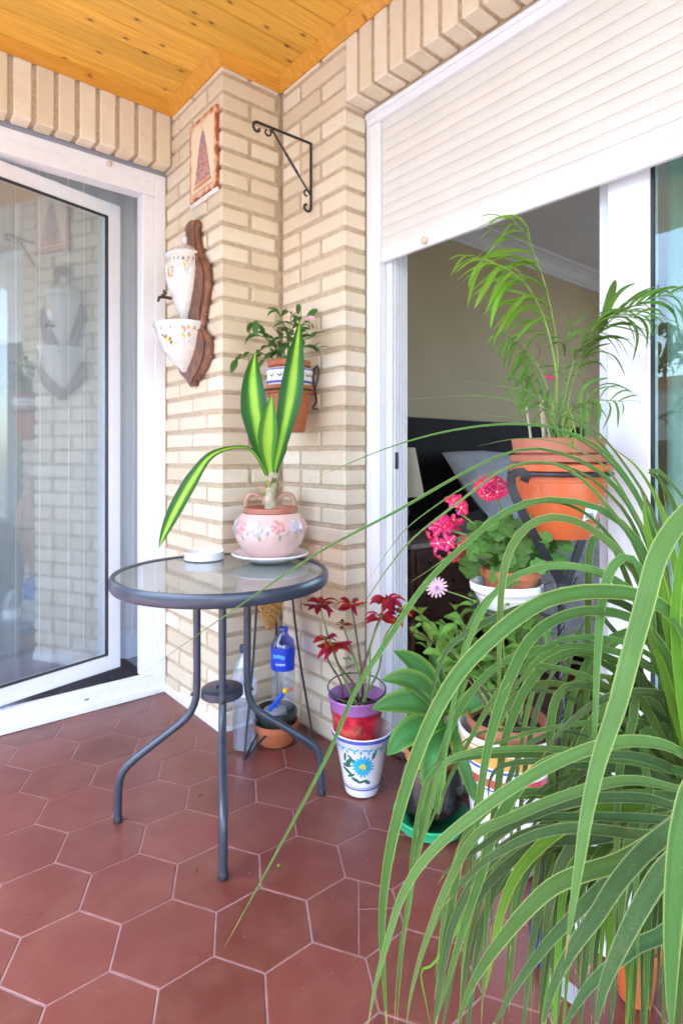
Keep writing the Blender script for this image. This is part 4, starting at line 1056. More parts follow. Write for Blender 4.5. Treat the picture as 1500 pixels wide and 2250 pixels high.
# wall pot holder with leafy plant
WX, WY = 1.243, 1.787
hk = thing('pot_holder', 'black wire pot holder on the brick wall behind the striped dracaena leaves', 'bracket', (1.345, WY, 1.25))
MB().tube([(WX+.093*math.cos(2*PI*i/32), WY+.093*math.sin(2*PI*i/32), 1.285) for i in range(33)], .0035, 6, False).build('ring', M['iron'], hk, True)
MB().tube(catmull([(1.335, WY-.03, 1.29), (1.342, WY-.045, 1.345), (1.343, WY-.04, 1.385), (1.338, WY-.018, 1.36), (1.342, WY-.02, 1.30), (1.34, WY-.035, 1.25), (1.325, WY-.03, 1.225), (1.33, WY-.055, 1.22)], 30), .0032, 6).build('wire_hook', M['iron'], hk, True)
MB().tube(catmull([(1.338, WY+.02, 1.36), (1.343, WY+.04, 1.385), (1.342, WY+.045, 1.345), (1.335, WY+.03, 1.29)], 16), .0032, 6).build('wire_hook', M['iron'], hk, True)
op = thing('plant_pot', 'tall terracotta pot hanging in the wire holder on the brick wall', 'pot', (WX, WY, 1.13))
MB().lathe([(1e-4, 1.135), (.054, 1.135), (.058, 1.14), (.074, 1.262), (.078, 1.272), (.088, 1.275), (.0885, 1.300), (.083, 1.303), (.074, 1.29), (.07, 1.26)], (WX, WY, 0), 36).build('pot_wall', M['terra'], op, True)
cpn = thing('ceramic_pot', 'blue and white banded ceramic pot set in the hanging terracotta pot', 'pot', (WX, WY, 1.29))
cpp = [(.066, 1.27), (.078, 1.304), (.083, 1.31), (.0845, 1.33), (.086, 1.352), (.088, 1.362), (.084, 1.364), (.078, 1.35)]
MB().lathe(cpp, (WX, WY, 0), 40).build('pot_wall', M['white_cer'], cpn, True)
for z0, z1 in ((1.309, 1.317), (1.356, 1.3615)):
    MB().lathe([(.0838+(z0-1.309)*.08, z0), (.0848+(z1-1.312)*.06, z1)], (WX, WY, 0), 40).build('blue_band', M['blue_gl'], cpn, True)
b = MB(); wc = math.atan2(-WY, -WX)
for k in range(14):
    a = wc+(k-7)*.42
    for q in (-1, 1): decal(b, cpp, (WX, WY, 0), a+q*.05, 1.336, ell(0, 0, .009, .0022, .8*q), .0008, mi=0)
    if k % 3 == 0: decal(b, cpp, (WX, WY, 0), a+.21, 1.336, ell(0, 0, .005, .006), .0009, mi=1)
b.build('painted_motif', [M['green_gl'], M['red_gl']], cpn)
wp = thing('leafy_plant', 'small leafy plant with a pink tip growing from the wall hung pots', 'potted plant', (WX, WY, 1.33))
MB().lathe([(.06, 1.335), (.072, 1.372), (.078, 1.374), (.079, 1.392), (.0755, 1.394), (.070, 1.380), (.068, 1.365)], (WX, WY, 0), 36).build('inner_pot', M['terra'], wp, True)
soil(wp, (WX, WY), .069, 1.372, seed=3)
def leaf_mesh(name, matl, L=1.0, w=.4, pr=None, curl=.25, fold=.3, n=7):
    pts = [(0, 0, 0), (L*.35, 0, curl*.25*L), (L*.7, 0, curl*.1*L), (L, 0, -curl*.5*L)]
    return ribbon(MB(), pts, w, pr or (lambda u: max(.04, math.sin(PI*min(1, .06+u*.94))**.8)), (0, 0, 1), fold, n).mesh(name, matl, True, 80)
wlm = [leaf_mesh('leaf', M['wall_leaf'], 1, .42, curl=c_) for c_ in (.2, .5)]
ra = random.Random(21)
stems = [(520, 790, 2.08), (560, 735, 2.10), (600, 720, 2.06), (610, 685, 2.16), (640, 690, 2.10), (655, 690, 2.2), (665, 730, 2.12), (700, 765, 2.12), (580, 790, 2.05), (545, 730, 2.15), (630, 740, 2.05), (675, 700, 2.18), (590, 760, 2.12), (690, 740, 2.06)]
for i, (a_, b_, t_) in enumerate(stems):
    base = Vector((WX+ra.uniform(-.02, .02), WY+ra.uniform(-.02, .02), 1.375)); tip = at(a_, b_, t_)
    tip.x = min(tip.x, 1.325)
    mid = base.lerp(tip, .5)+Vector((0, 0, .035))
    Q = catmull([base, mid, tip], 10)
    MB().tube(Q, [.0035-.002*k/10 for k in range(11)], 6).build('stem', M['stem_g'], wp, True)
    for k in range(5 if i % 2 else 6):
        p = Q[10-k] if k else Q[10]; d = Vector((ra.uniform(-1, 1), ra.uniform(-1, .6), ra.uniform(-.9, .4)))
        d = (d+(tip-base).normalized()*.6).normalized()
        if p.x+d.x*.05 > 1.34: d.x = -abs(d.x)
        s_ = ra.uniform(.038, .062)
        inst('leaf', ra.choice(wlm), wp, frame_to(p, d, (ra.uniform(-.5, .3), -.6, .8), s_))
inst('leaf', leaf_mesh('leaf', M['petal_pale'], 1, .5), wp, frame_to(at(670, 702, 2.14), (.7, -.5, .1), (-.3, -.8, .4), .042))

# ------------------------------------------------------------------ poinsettia and painted pots
CX, CY = .0, .0
c_ = at(795, 1740, 1.845); CX, CY = c_.x, c_.y
cp = thing('ceramic_pot', 'white ceramic pot painted with a turquoise daisy, on the floor by the door post', 'pot', (CX, CY, 0))
cprof = [(1e-4, .003), (.045, .003), (.052, .006), (.056, .02), (.060, .045), (.075, .12), (.088, .178), (.094, .184), (.0945, .196), (.091, .199), (.086, .193), (.078, .16), (.055, .05), (1e-4, .03)]
MB().lathe(cprof, (CX, CY, 0), 48).build('pot_wall', M['white_cer'], cp, True)
pc = math.atan2(-CY, -CX)
for z0, z1, mk in ((.186, .1965, 'blue_gl'), (.030, .035, 'blue_gl'), (.0385, .0405, 'blue_gl')):
    ring = [surf(cprof, (0, 0, 0), 0, z0, .0007), surf(cprof, (0, 0, 0), 0, z1, .0007)]
    MB().lathe([(ring[0][0], z0), (ring[1][0], z1)], (CX, CY, 0), 48).build('blue_band', M[mk], cp, True)
pol = [(0, 0)]
b = MB()
for k in range(18):
    a = 2*PI*k/18; L_ = .034+.003*math.sin(k*5); decal(b, cprof, (CX, CY, 0), pc+.03, .112, [(x_+L_*.55*math.cos(a), z_+L_*.55*math.sin(a)) for x_, z_ in ell(0, 0, L_*.5, .0045, a)], .0011+.0002*(k % 3), mi=0)
decal(b, cprof, (CX, CY, 0), pc+.03, .112, ell(0, 0, .0095, .0085), .0024, mi=1)
b.build('painted_daisy', [M['sky_gl'], M['yellow_gl']], cp)
b = MB()
for (u, z, rx, rz, ro) in ((-.045, .12, .013, .005, .9), (-.052, .108, .012, .004, .1), (-.036, .135, .012, .003, -.8), (-.05, .09, .014, .004, -.5), (-.036, .078, .012, .003, .5), (-.022, .066, .010, .004, -.4), (.0, .062, .012, .0028, .4), (.014, .060, .008, .004, -.6), (-.058, .135, .012, .003, 1.3), (.036, .150, .004, .012, -.3)):
    decal(b, cprof, (CX, CY, 0), pc+.03, z, [(x_+u, z_) for x_, z_ in ell(0, 0, rx*1.35, rz*1.5, ro)], .0009)
b.build('painted_leaves', M['green_gl'], cp)
b = MB()
for k in range(12):
    a = pc+(k-6)*.52
    for (u, z, rx, rz, ro) in ((-.016, .165, .009, .0028, .5), (-.003, .158, .003, .007, 0), (.010, .166, .010, .0028, -.1), (.020, .158, .0028, .008, .1)):
        decal(b, cprof, (CX, CY, 0), a, z, [(x_+u, z_) for x_, z_ in ell(0, 0, rx, rz, ro)], .0009)
b.build('painted_border', M['sky_gl'], cp)
pn = thing('poinsettia', 'poinsettia with red bracts in a purple pot with red foil, inside the daisy pot', 'potted plant', (CX, CY, .1))
GX, GY = CX-.012, CY+.012
MB().lathe([(1e-4, .12), (.058, .12), (.064, .15), (.073, .22), (.0815, .262)], (GX, GY, 0), 40, wob=lambda a, i: .02*math.sin(a*9+i)).build('foil_wrap', M['red_foil'], pn, True)
MB().lathe([(.0800, .2625), (.0825, .264), (.086, .288), (.090, .298), (.088, .302), (.082, .297), (.070, .23)], (GX, GY, 0), 40).build('pot_wall', M['purple_pl'], pn, True)
MB().tube([(GX+.090*math.cos(2*PI*i/32), GY+.090*math.sin(2*PI*i/32), .322+.012*math.sin(2*PI*i/32+.5)) for i in range(33)], .0022, 6, False).build('support_ring', M['green_dark'], pn, True)
soil(pn, (GX, GY), .074, .262, seed=6)
brm = [leaf_mesh('bract', M['petal_red'], 1, w_, curl=c_, fold=.35) for w_, c_ in ((.42, .2), (.34, .5), (.5, -.1))]
gsm = leaf_mesh('leaf', M['shrub_leaf'], 1, .5)
ra = random.Random(9)
for (a_, b_, t_, n_, sz) in ((703, 1332, 1.86, 15, .056), (772, 1332, 1.84, 13, .05), (848, 1322, 1.82, 18, .062), (733, 1422, 1.84, 15, .056), (838, 1357, 1.76, 12, .055), (752, 1372, 1.86, 6, .032), (880, 1345, 1.80, 8, .05), (715, 1405, 1.82, 6, .05)):
    tip = at(a_, b_, t_); base = Vector((GX+ra.uniform(-.04, .04), GY+ra.uniform(-.04, .04), .265))
    tip.x = min(tip.x, 1.42)
    m1 = base.lerp(tip, .35)+Vector((ra.uniform(-.012, .012), ra.uniform(-.012, .012), 0)); m2 = base.lerp(tip, .7)+Vector((ra.uniform(-.012, .012), ra.uniform(-.012, .012), 0))
    Q = catmull([base, m1, m2, tip], 16)
    MB().tube(Q, [.0038-.0015*k/16+(.0008 if k % 4 == 0 else 0) for k in range(17)], 7).build('stem', M['stem_b'] if ra.random() < .5 else M['stem_g'], pn, True)
    for k in range(n_):
        a = 2*PI*k/n_+ra.uniform(-.3, .3); el = ra.uniform(-.35, .35)
        d = Vector((math.cos(a)*math.cos(el), math.sin(a)*math.cos(el), math.sin(el)))
        if tip.x+d.x*sz > 1.445: d.x = -d.x*.3
        s_ = sz*ra.uniform(.7, 1.1)
        inst('bract', ra.choice(brm), pn, frame_to(tip+d*.004+Vector((0, 0, ra.uniform(-.006, .008))), d, (0, -.2, 1), s_, ra.uniform(-.4, .4)))
    b = MB()
    for q in range(5): b.ball(tip+Vector((ra.uniform(-.007, .007), ra.uniform(-.007, .007), .006)), .004, 6, 4)
    b.build('flower_centre', M['shrub_leaf'], pn, True)
for k in range(6):
    p = at(765+ra.uniform(-10, 12), 1480-ra.uniform(-40, 40), 1.85)
    inst('leaf', gsm, pn, frame_to(p, (ra.uniform(-1, 1), ra.uniform(-1, .5), ra.uniform(0, .8)), (0, -.5, 1), .022))

# ------------------------------------------------------------------ agave in a jar on a green saucer
g_ = at(955, 1800, 1.68); GX, GY = g_.x-.015, g_.y
sa = tag(MB().lathe([(1e-4, .003), (.08, .003), (.098, .012), (.104, .036), (.108, .040), (.104, .043), (.098, .036), (.092, .016), (1e-4, .012)], (GX, GY, 0), 44).build('saucer', M['green_pl'], None, True), 'bright green plastic saucer on the floor under the glass jar', 'saucer')
jv = thing('glass_jar', 'smoky grey glass jar standing in the green saucer', 'jar', (GX, GY, .013))
MB().lathe([(1e-4, .016), (.06, .016), (.078, .03), (.088, .08), (.088, .13), (.078, .17), (.074, .185), (.077, .19), (.073, .185), (.082, .13), (.082, .08), (.07, .03), (1e-4, .022)], (GX, GY, 0), 40).build('jar_wall', glass_mat('smoky_glass', (.55, .55, .56, 1), .05), jv, True)
ag = thing('agave', 'agave with broad smooth green leaves in a terracotta pot above the glass jar', 'potted plant', (GX, GY, .1))
MB().lathe([(1e-4, .06), (.045, .06), (.062, .16), (.064, .192), (.074, .194), (.076, .222), (.072, .225), (.066, .215), (.062, .2)], (GX, GY, 0), 36).build('pot_wall', M['terra'], ag, True)
soil(ag, (GX, GY), .064, .208, seed=7)
hc = at(985, 1580, 1.62); hc.x = min(hc.x, 1.36)
MB().tube(catmull([(GX, GY, .2), (GX+.005, GY-.01, .25), hc], 8), [.018, .017, .017, .016, .016, .016, .017, .018, .018], 10).build('stem', M['stem_p'], ag, True)
apf = lambda u: max(.03, (min(1, .45+1.1*u))*(1-max(0, (u-.5)/.5)**2)**.9)
for (pts, w) in (([(975, 1570, 1.61), (940, 1500, 1.60), (905, 1455, 1.60), (864, 1430, 1.61)], .068),
                 ([(975, 1575, 1.60), (930, 1515, 1.57), (885, 1492, 1.56), (838, 1494, 1.57)], .066),
                 ([(975, 1580, 1.60), (925, 1548, 1.55), (870, 1545, 1.53), (815, 1558, 1.53)], .070),
                 ([(975, 1585, 1.59), (925, 1598, 1.53), (885, 1620, 1.50), (850, 1660, 1.49)], .072),
                 ([(980, 1590, 1.58), (955, 1650, 1.50), (950, 1720, 1.48), (965, 1790, 1.49)], .066),
                 ([(985, 1570, 1.62), (1000, 1500, 1.60), (1010, 1450, 1.60), (1005, 1400, 1.62)], .06),
                 ([(990, 1575, 1.60), (1040, 1540, 1.56), (1080, 1530, 1.54), (1120, 1545, 1.52)], .06),
                 ([(985, 1570, 1.63), (960, 1500, 1.66), (955, 1460, 1.68), (945, 1425, 1.70)], .055),
                 ([(990, 1585, 1.58), (1010, 1640, 1.50), (1030, 1700, 1.47), (1040, 1760, 1.46)], .06)):
    up_leaf([at(*p) for p in pts], w, M['agave'], (-.4, -.6, .7), prof=apf, fold=.35, par=ag, n=20)

# ------------------------------------------------------------------ striped planter with daisy bush
SX, SY = 1.298, .893
sp_ = thing('striped_planter', 'large white ceramic planter with ochre, red and blue stripes on the floor', 'planter', (SX, SY, 0))
sprof = [(1e-4, .003), (.07, .003), (.078, .01), (.084, .06), (.092, .14), (.102, .22), (.112, .29), (.117, .325), (.122, .332), (.122, .352), (.117, .356), (.111, .350), (.107, .32), (.10, .26), (1e-4, .25)]
MB().lathe(sprof, (SX, SY, 0), 56).build('pot_wall', M['white_cer'], sp_, True)
for z0, z1, mk in ((.292, .3555, 'ochre_gl'), (.281, .288, 'blue_gl'), (.240, .262, 'red_gl'), (.231, .235, 'blue_gl'), (.198, .204, 'blue_gl'), (.135, .137, 'ochre_gl'), (.055, .062, 'blue_gl'), (.046, .049, 'ochre_gl')):
    pr = [(surf(sprof, (0, 0, 0), 0, z, .0008)[0], z) for z in [z0+(z1-z0)*i/4 for i in range(5)]]
    MB().lathe(pr, (SX, SY, 0), 56).build('painted_band', M[mk], sp_, True)
b = MB(); scn = math.atan2(-SY, -SX)
for k in range(11):
    a = scn+(k-5)*.55
    for i in range(10):
        q = i/9*5; rr_ = .017*(1-i/14); decal(b, sprof, (SX, SY, 0), a, .105+(.06 if k % 2 else 0)*.0, [(x_+rr_*math.cos(q), z_+rr_*math.sin(q)) for x_, z_ in ell(0, 0, .0045, .003, q+PI/2, 8)], .0009)
b.build('painted_swirl', M['rose_gl'], sp_)
db = thing('daisy_bush', 'green daisy bush with one pale pink flower in the striped planter', 'potted plant', (SX, SY, .3))
MB().lathe([(.075, .26), (.09, .33), (.094, .362), (.101, .364), (.101, .378), (.096, .380), (.091, .372), (.088, .35)], (SX, SY, 0), 44).build('inner_pot', M['terra_pl'], db, True)
soil(db, (SX, SY), .09, .352, seed=8, amp=.008)
b = MB(); ra = random.Random(31)
for k in range(16):
    a = ra.uniform(0, 6.28); r = ra.uniform(0, .075); b.ball((SX+r*math.cos(a), SY+r*math.sin(a), .362), ra.uniform(.004, .010), 6, 4, .6)
b.build('bark_chips', M['ochre_gl'], db, True)['kind'] = 'stuff'
spat = lambda u: max(.12, (.2+.8*min(1, u*1.5)**1.3))*(1-max(0, (u-.65)/.35)**2.5)
slm = [leaf_mesh('leaf', M['shrub_leaf'], 1, .46, spat, curl=c_) for c_ in (.1, .4)]
cnt = 0
tips = [(905, 1385), (925, 1350), (965, 1400), (1000, 1340), (1050, 1330), (1100, 1345), (1150, 1320), (1190, 1350), (1010, 1420), (1080, 1400), (1130, 1430), (1180, 1420), (940, 1430), (1040, 1450), (1210, 1400), (1160, 1380), (1060, 1370), (1120, 1375), (980, 1450), (1100, 1480), (1220, 1450), (1020, 1380), (1140, 1350), (985, 1380)]
for i, (a_, b_) in enumerate(tips):
    tip = at(a_, b_, ra.uniform(1.40, 1.56)); tip.x = min(tip.x, 1.42)
    base = Vector((SX+ra.uniform(-.03, .03), SY+ra.uniform(-.03, .03), .36))
    Q = catmull([base, base.lerp(tip, .5)+Vector((ra.uniform(-.02, .02), ra.uniform(-.02, .02), .03)), tip], 10)
    MB().tube(Q, [.004-.0024*k/10 for k in range(11)], 6).build('stem', M['stem_g'] if i % 3 else M['stem_b'], db, True)
    for k in range(12):
        p = Q[10-k//2]; a = ra.uniform(0, 6.28)
        d = (Vector((math.cos(a), math.sin(a), ra.uniform(-.1, .7)))+(Q[10]-Q[8]).normalized()*.7).normalized()
        if p.x+d.x*.04 > 1.445: d.x = -abs(d.x)
        inst('leaf', ra.choice(slm), db, frame_to(p, d, (-.2, -.4, 1), ra.uniform(.036, .062), ra.uniform(-.5, .5))); cnt += 1
fc = at(960, 1292, 1.42); fb = at(1045, 1322, 1.42)
fs_ = MB().tube(catmull([fb, at(1010, 1308, 1.42), fc+Vector((.006, .006, -.002))], 8), .0016, 6).build('flower_stem', M['stem_g'], db, True)
dm = leaf_mesh('petal', M['petal_pale'], 1, .24, lambda u: .5+.5*min(1, u*2)*(1-max(0, (u-.8)/.2)**2), curl=.2, n=6)
fn = Vector((-.75, -.35, .55)).normalized(); e1 = fn.cross(Vector((0, 0, 1))).normalized(); e2 = fn.cross(e1)
for k in range(15):
    a = 2*PI*k/15; d = e1*math.cos(a)+e2*math.sin(a)+fn*.25
    inst('petal', dm, fs_, frame_to(fc+d*.003, d, fn, .024))
MB().ball(fc+fn*.002, .0045, 8, 6).build('flower_centre', M['purple_pl'], fs_, True)

# ------------------------------------------------------------------ black plant stand, nested pots, palm, geranium
PXs, PYs = 1.318, .752
ps = thing('plant_stand', 'tall black iron plant stand with twisted post in front of the sliding door', 'plant stand', (PXs, PYs, 0))
b = MB()
for ph in (0, PI/2, PI, 1.5*PI):
    b.tube([(PXs+.0052*math.cos(ph+z*95), PYs+.0052*math.sin(ph+z*95), z) for z in [.05+.72*i/150 for i in range(151)]], .0042, 5)
b.build('twisted_post', M['iron'], ps, True)
RC = at(1228, 1040, 1.43); RZ = RC.z
RX, RY = RC.x, RC.y
RR = .117
MB().tube([(RX+RR*math.cos(2*PI*i/48), RY+RR*math.sin(2*PI*i/48), RZ) for i in range(49)], .0055, 8, False).build('top_ring', M['iron'], ps, True)
def flatbar(pts, w, th, parent, name='strap', side=None):
    Q = catmull(pts, 30); vs = []; n = len(Q)
    sd_ = Vector(side).normalized()
    for i, p in enumerate(Q):
        T = (Q[min(i+1, n-1)]-Q[max(i-1, 0)]).normalized(); nn = T.cross(sd_).normalized()
        for a_, b_ in ((-1, -1), (1, -1), (1, 1), (-1, 1)): vs.append(p+sd_*w*a_*.5+nn*th*b_*.5)
    fs = [(i*4+k, i*4+(k+1) % 4, (i+1)*4+(k+1) % 4, (i+1)*4+k) for i in range(n-1) for k in range(4)]+[(0, 1, 2, 3), ((n-1)*4+3, (n-1)*4+2, (n-1)*4+1, (n-1)*4)]
    return MB().add(vs, fs).build(name, M['iron'], parent, True, angle=40)
rgt = Vector((.7677, -.6408, 0))
flatbar([at(*q) for q in ((1150, 1058, 1.305), (1158, 1046, 1.30), (1146, 1036, 1.30), (1128, 1040, 1.305), (1122, 1062, 1.31), (1140, 1110, 1.315), (1172, 1175, 1.335), (1205, 1232, 1.375), (1232, 1284, 1.405), (1228, 1302, 1.40), (1208, 1306, 1.395), (1200, 1292, 1.395), (1214, 1286, 1.398))], .007, .019, ps, 'strap_arm', (.64, .77, 0))
flatbar([at(*q) for q in ((1318, 1046, 1.54), (1312, 1080, 1.54), (1292, 1140, 1.52), (1268, 1215, 1.48), (1246, 1280, 1.44), (1252, 1300, 1.43), (1270, 1300, 1.425), (1276, 1284, 1.425), (1262, 1276, 1.43))], .007, .019, ps, 'strap_arm', (.64, .77, 0))
for k in range(3):
    a = .9+k*2*PI/3; ft = Vector((PXs+.115*math.cos(a), PYs+.115*math.sin(a), .004))
    flatbar([Vector((PXs, PYs, .09)), Vector((PXs+.05*math.cos(a), PYs+.05*math.sin(a), .085)), Vector((PXs+.1*math.cos(a), PYs+.1*math.sin(a), .04)), ft, ft+Vector((.012*math.cos(a), .012*math.sin(a), .012))], .014, .004, ps, 'foot', (-math.sin(a), math.cos(a), 0))
# side scroll
flatbar([Vector((PXs-.004, PYs, .5)), Vector((PXs-.03, PYs+.03, .53)), Vector((PXs-.055, PYs+.05, .50)), Vector((PXs-.045, PYs+.045, .475)), Vector((PXs-.03, PYs+.03, .49))], .012, .004, ps, 'scroll', (.64, .77, 0))
# ring carrying the geranium
WXc, WYc = 1.252, .862
MB().tube([(WXc+.075*math.cos(2*PI*i/36), WYc+.075*math.sin(2*PI*i/36), .668) for i in range(37)], .004, 6, False).tube([(PXs-.004, PYs+.004, .655), (PXs-.02, PYs+.03, .66), (WXc+.045, WYc-.055, .667)], .0045, 6).build('lower_ring', M['iron'], ps, True)
# outer orange pot
oo = thing('plant_pot', 'bright orange plastic pot held in the top ring of the black stand', 'pot', (RX, RY, RZ-.15))
oprof = [(1e-4, RZ-.152), (.074, RZ-.152), (.078, RZ-.148), (.093, RZ-.085), (.104, RZ-.064), (.1045, RZ-.062), (.1055, RZ-.020), (.1035, RZ-.018), (.1065, RZ+.0065), (.120, RZ+.0075), (.121, RZ+.021), (.117, RZ+.023), (.104, RZ+.018), (.10, RZ-.02)]
MB().lathe(oprof, (RX, RY, 0), 52).build('pot_wall', M['orange_pl'], oo, True, angle=35)
b = MB()
for k in range(60):
    a = 2*PI*k/60; b.box((-.0012, -.003, -.0001), (0, .003, .014)); n_ = len(b.v)-8
    R_ = Matrix.Translation((RX, RY, RZ-.038)) @ Matrix.Rotation(a, 4, 'Z') @ Matrix.Translation((.1058, 0, 0))
    for i in range(n_, len(b.v)): b.v[i] = tuple(R_ @ Vector(b.v[i]))
b.build('ribbed_band', M['orange_pl'], oo)
ca = math.atan2(-RY, -RX)
lbp = [(.078, RZ-.148), (.093, RZ-.085), (.1038, RZ-.066)]
b = MB(); decal(b, lbp, (RX, RY, 0), ca+.80, RZ-.087, [(-.02, -.02), (.02, -.02), (.02, .018), (-.02, .018)], .0012); b.build('barcode_label', M['white_lab'], oo)
b = MB(); ra = random.Random(3); u = -.016
while u < .016:
    w = ra.choice((.0007, .0012, .0018)); decal(b, lbp, (RX, RY, 0), ca+.80, RZ-.087, [(u, -.013), (u+w, -.013), (u+w, -.001), (u, -.001)], .0018); u += w+ra.choice((.0009, .0014))
b.build('barcode_bars', mat('label_ink', (.12, .14, .25), .5), oo)
mp = thing('plant_pot', 'brick red plastic pot with a wide lip nested in the bright orange pot', 'pot', (RX, RY, RZ))
MB().lathe([(.096, RZ-.03), (.101, RZ+.024), (.1055, RZ+.026), (.1165, RZ+.029), (.119, RZ+.042), (.115, RZ+.045), (.1, RZ+.04)], (RX+.004, RY, 0), 48).build('pot_wall', M['terra_pl'], mp, True, angle=35)
pa = thing('parlour_palm', 'parlour palm with arching fronds in the topmost terracotta pot of the stand', 'potted plant', (RX, RY, RZ+.03))
PXp, PYp = RX-.003, RY+.002
MB().lathe([(.090, RZ+.0), (.099, RZ+.046), (.1045, RZ+.050), (.1085, RZ+.080), (.109, RZ+.082), (.106, RZ+.084), (.1005, RZ+.078), (.098, RZ+.06)], (PXp, PYp, 0), 48).build('inner_pot', M['terra_pl'], pa, True, angle=35)
soil(pa, (PXp, PYp), .099, RZ+.068, seed=10)
llm = {}
for key, matn in (('g', 'frond'), ('d', 'frond_dark'), ('y', 'frond_dry')):
    llm[key] = [leaf_mesh('leaflet', M[matn], 1, w_, lambda u: max(.05, math.sin(PI*min(1, .1+.9*u))**.6), curl=c__, fold=.35, n=9) for w_, c__ in ((.115, .25), (.10, .6), (.135, .9), (.09, 1.2))]
def frond(pts, n, L, key, side, seed, start=.35, droop=.5, r0=.0035, bias=(0, 0, 0)):
    ra = random.Random(seed); BV = Vector((.7677, -.6408, 0))*bias[0]+Vector((0, 0, bias[1]))+Vector((.6409, .7677, 0))*bias[2]; P = [at(*p) for p in pts]; base = Vector((PXp+ra.uniform(-.025, .025), PYp+ra.uniform(-.025, .025), RZ+.07))
    Q = catmull([base]+P, 44)
    fo = MB().tube(Q, [r0*(1-.75*i/44) for i in range(45)], 6).build('frond', M['stem_g'] if key == 'd' else mat('frond_stalk', (.22, .36, .06), .5), pa, True)
    for i in range(n):
        u = start+(1-start)*(i+.5)/n; k = min(43, int(u*44)); p = Q[k]; T = (Q[k+1]-Q[k]).normalized()
        for s_ in (-1, 1):
            if side and s_ != side and ra.random() < .55: continue
            sidev = T.cross(Vector((-.5, -.75, .3))).normalized()*s_
            d = (sidev*ra.uniform(.7, 1.0)+T*ra.uniform(.45, .9)+Vector((0, 0, -droop*ra.uniform(.2, 1)))*1.0+Vector((-.35, -.3, 0))*ra.uniform(-.4, .6)+BV*ra.uniform(.7, 1.2)).normalized()
            l = L*(math.sin(PI*(.2+.72*(i+.5)/n))**.7)*ra.uniform(.8, 1.1)
            kk = key if ra.random() > (.12 if key != 'y' else 0) else ('y' if key == 'y' else key)
            inst('leaflet', ra.choice(llm[kk]), fo, frame_to(p, d, (-.3, -.6, .9), (l, l*1.05, l*.8), ra.uniform(-.3, .3)))
    inst('leaflet', llm[key][0], fo, frame_to(Q[-1], (Q[-1]-Q[-3]).normalized(), (0, -.5, 1), L*.55))
frond([(1225, 800, 1.42), (1203, 650, 1.40), (1170, 550, 1.37), (1150, 505, 1.35), (1120, 490, 1.33)], 11, .155, 'g', 0, 1, .46, .5, bias=(-1.7, -.25, 0))
frond([(1222, 830, 1.40), (1195, 700, 1.36), (1150, 620, 1.31), (1090, 580, 1.26), (1040, 570, 1.22)], 9, .13, 'g', 0, 2, .52, .8, bias=(-.9, -.5, 0))
frond([(1190, 860, 1.40), (1165, 790, 1.38), (1140, 745, 1.36), (1085, 733, 1.34)], 9, .075, 'd', 0, 3, .45, .9, bias=(-.4, -.9, 0))
frond([(1255, 850, 1.42), (1290, 770, 1.38), (1345, 700, 1.33), (1420, 660, 1.28), (1490, 640, 1.24)], 12, .115, 'd', 0, 4, .40, .3, bias=(1.0, .0, 0))
frond([(1250, 830, 1.40), (1275, 760, 1.36), (1320, 705, 1.31), (1385, 690, 1.26), (1440, 700, 1.23)], 10, .10, 'd', 0, 5, .45, .5, bias=(.9, -.2, 0))
frond([(1258, 900, 1.36), (1300, 880, 1.30), (1370, 882, 1.25)], 8, .075, 'd', 0, 6, .4, .3)
frond([(1200, 900, 1.40), (1160, 860, 1.38), (1120, 850, 1.36)], 9, .07, 'd', 0, 7, .4, .8)
frond([(1235, 870, 1.43), (1238, 790, 1.42), (1250, 730, 1.40), (1290, 690, 1.38)], 6, .075, 'd', 0, 8, .45, .4, bias=(.3, -.3, 0))
frond([(1210, 880, 1.42), (1180, 800, 1.42), (1150, 770, 1.40), (1110, 775, 1.38)], 9, .055, 'y', 0, 9, .5, .9)
frond([(1245, 900, 1.36), (1262, 940, 1.32), (1262, 985, 1.31)], 5, .04, 'g', 0, 10, .5, .9)
for k in range(9):
    ra = random.Random(50+k); x_, y_ = PXp+ra.uniform(-.05, .05), PYp+ra.uniform(-.05, .05)
    MB().tube([(x_, y_, RZ+.065), (x_+ra.uniform(-.02, .02), y_+ra.uniform(-.02, .02), RZ+ra.uniform(.12, .2))], [.004, .002], 6).build('cane', M['stem_p'] if k % 2 else M['stem_g'], pa, True)
fb = at(1212, 832, 1.38)
for k in range(3): inst('flower', brm[2] if 0 else leaf_mesh('flower', M['petal_pink'], 1, .5), pa, frame_to(fb, (math.cos(k*2), math.sin(k*2)*.5, .2), (-.5, -.7, .3), .018))
# white pot + geranium
wpz = .672
wq = thing('plant_pot', 'white round plastic pot on the lower ring of the black stand', 'pot', (WXc, WYc, wpz))
MB().lathe([(1e-4, wpz), (.055, wpz), (.06, wpz+.004), (.078, wpz+.04), (.087, wpz+.046), (.089, wpz+.06), (.086, wpz+.064), (.079, wpz+.056), (.074, wpz+.03), (1e-4, wpz+.012)], (WXc, WYc, 0), 44).build('pot_wall', mat('white_plastic', (.75, .76, .75), .4, var=.04), wq, True)
ge = thing('geranium', 'geranium with magenta flower heads in a terracotta bowl set in the white pot', 'potted plant', (WXc, WYc, wpz+.02))
MB().lathe([(1e-4, wpz+.015), (.05, wpz+.015), (.062, wpz+.06), (.066, wpz+.078), (.073, wpz+.08), (.074, wpz+.098), (.070, wpz+.1), (.062, wpz+.085)], (WXc+.008, WYc-.008, 0), 40).build('bowl', M['terra'], ge, True)
soil(ge, (WXc+.008, WYc-.008), .064, wpz+.084, seed=12)
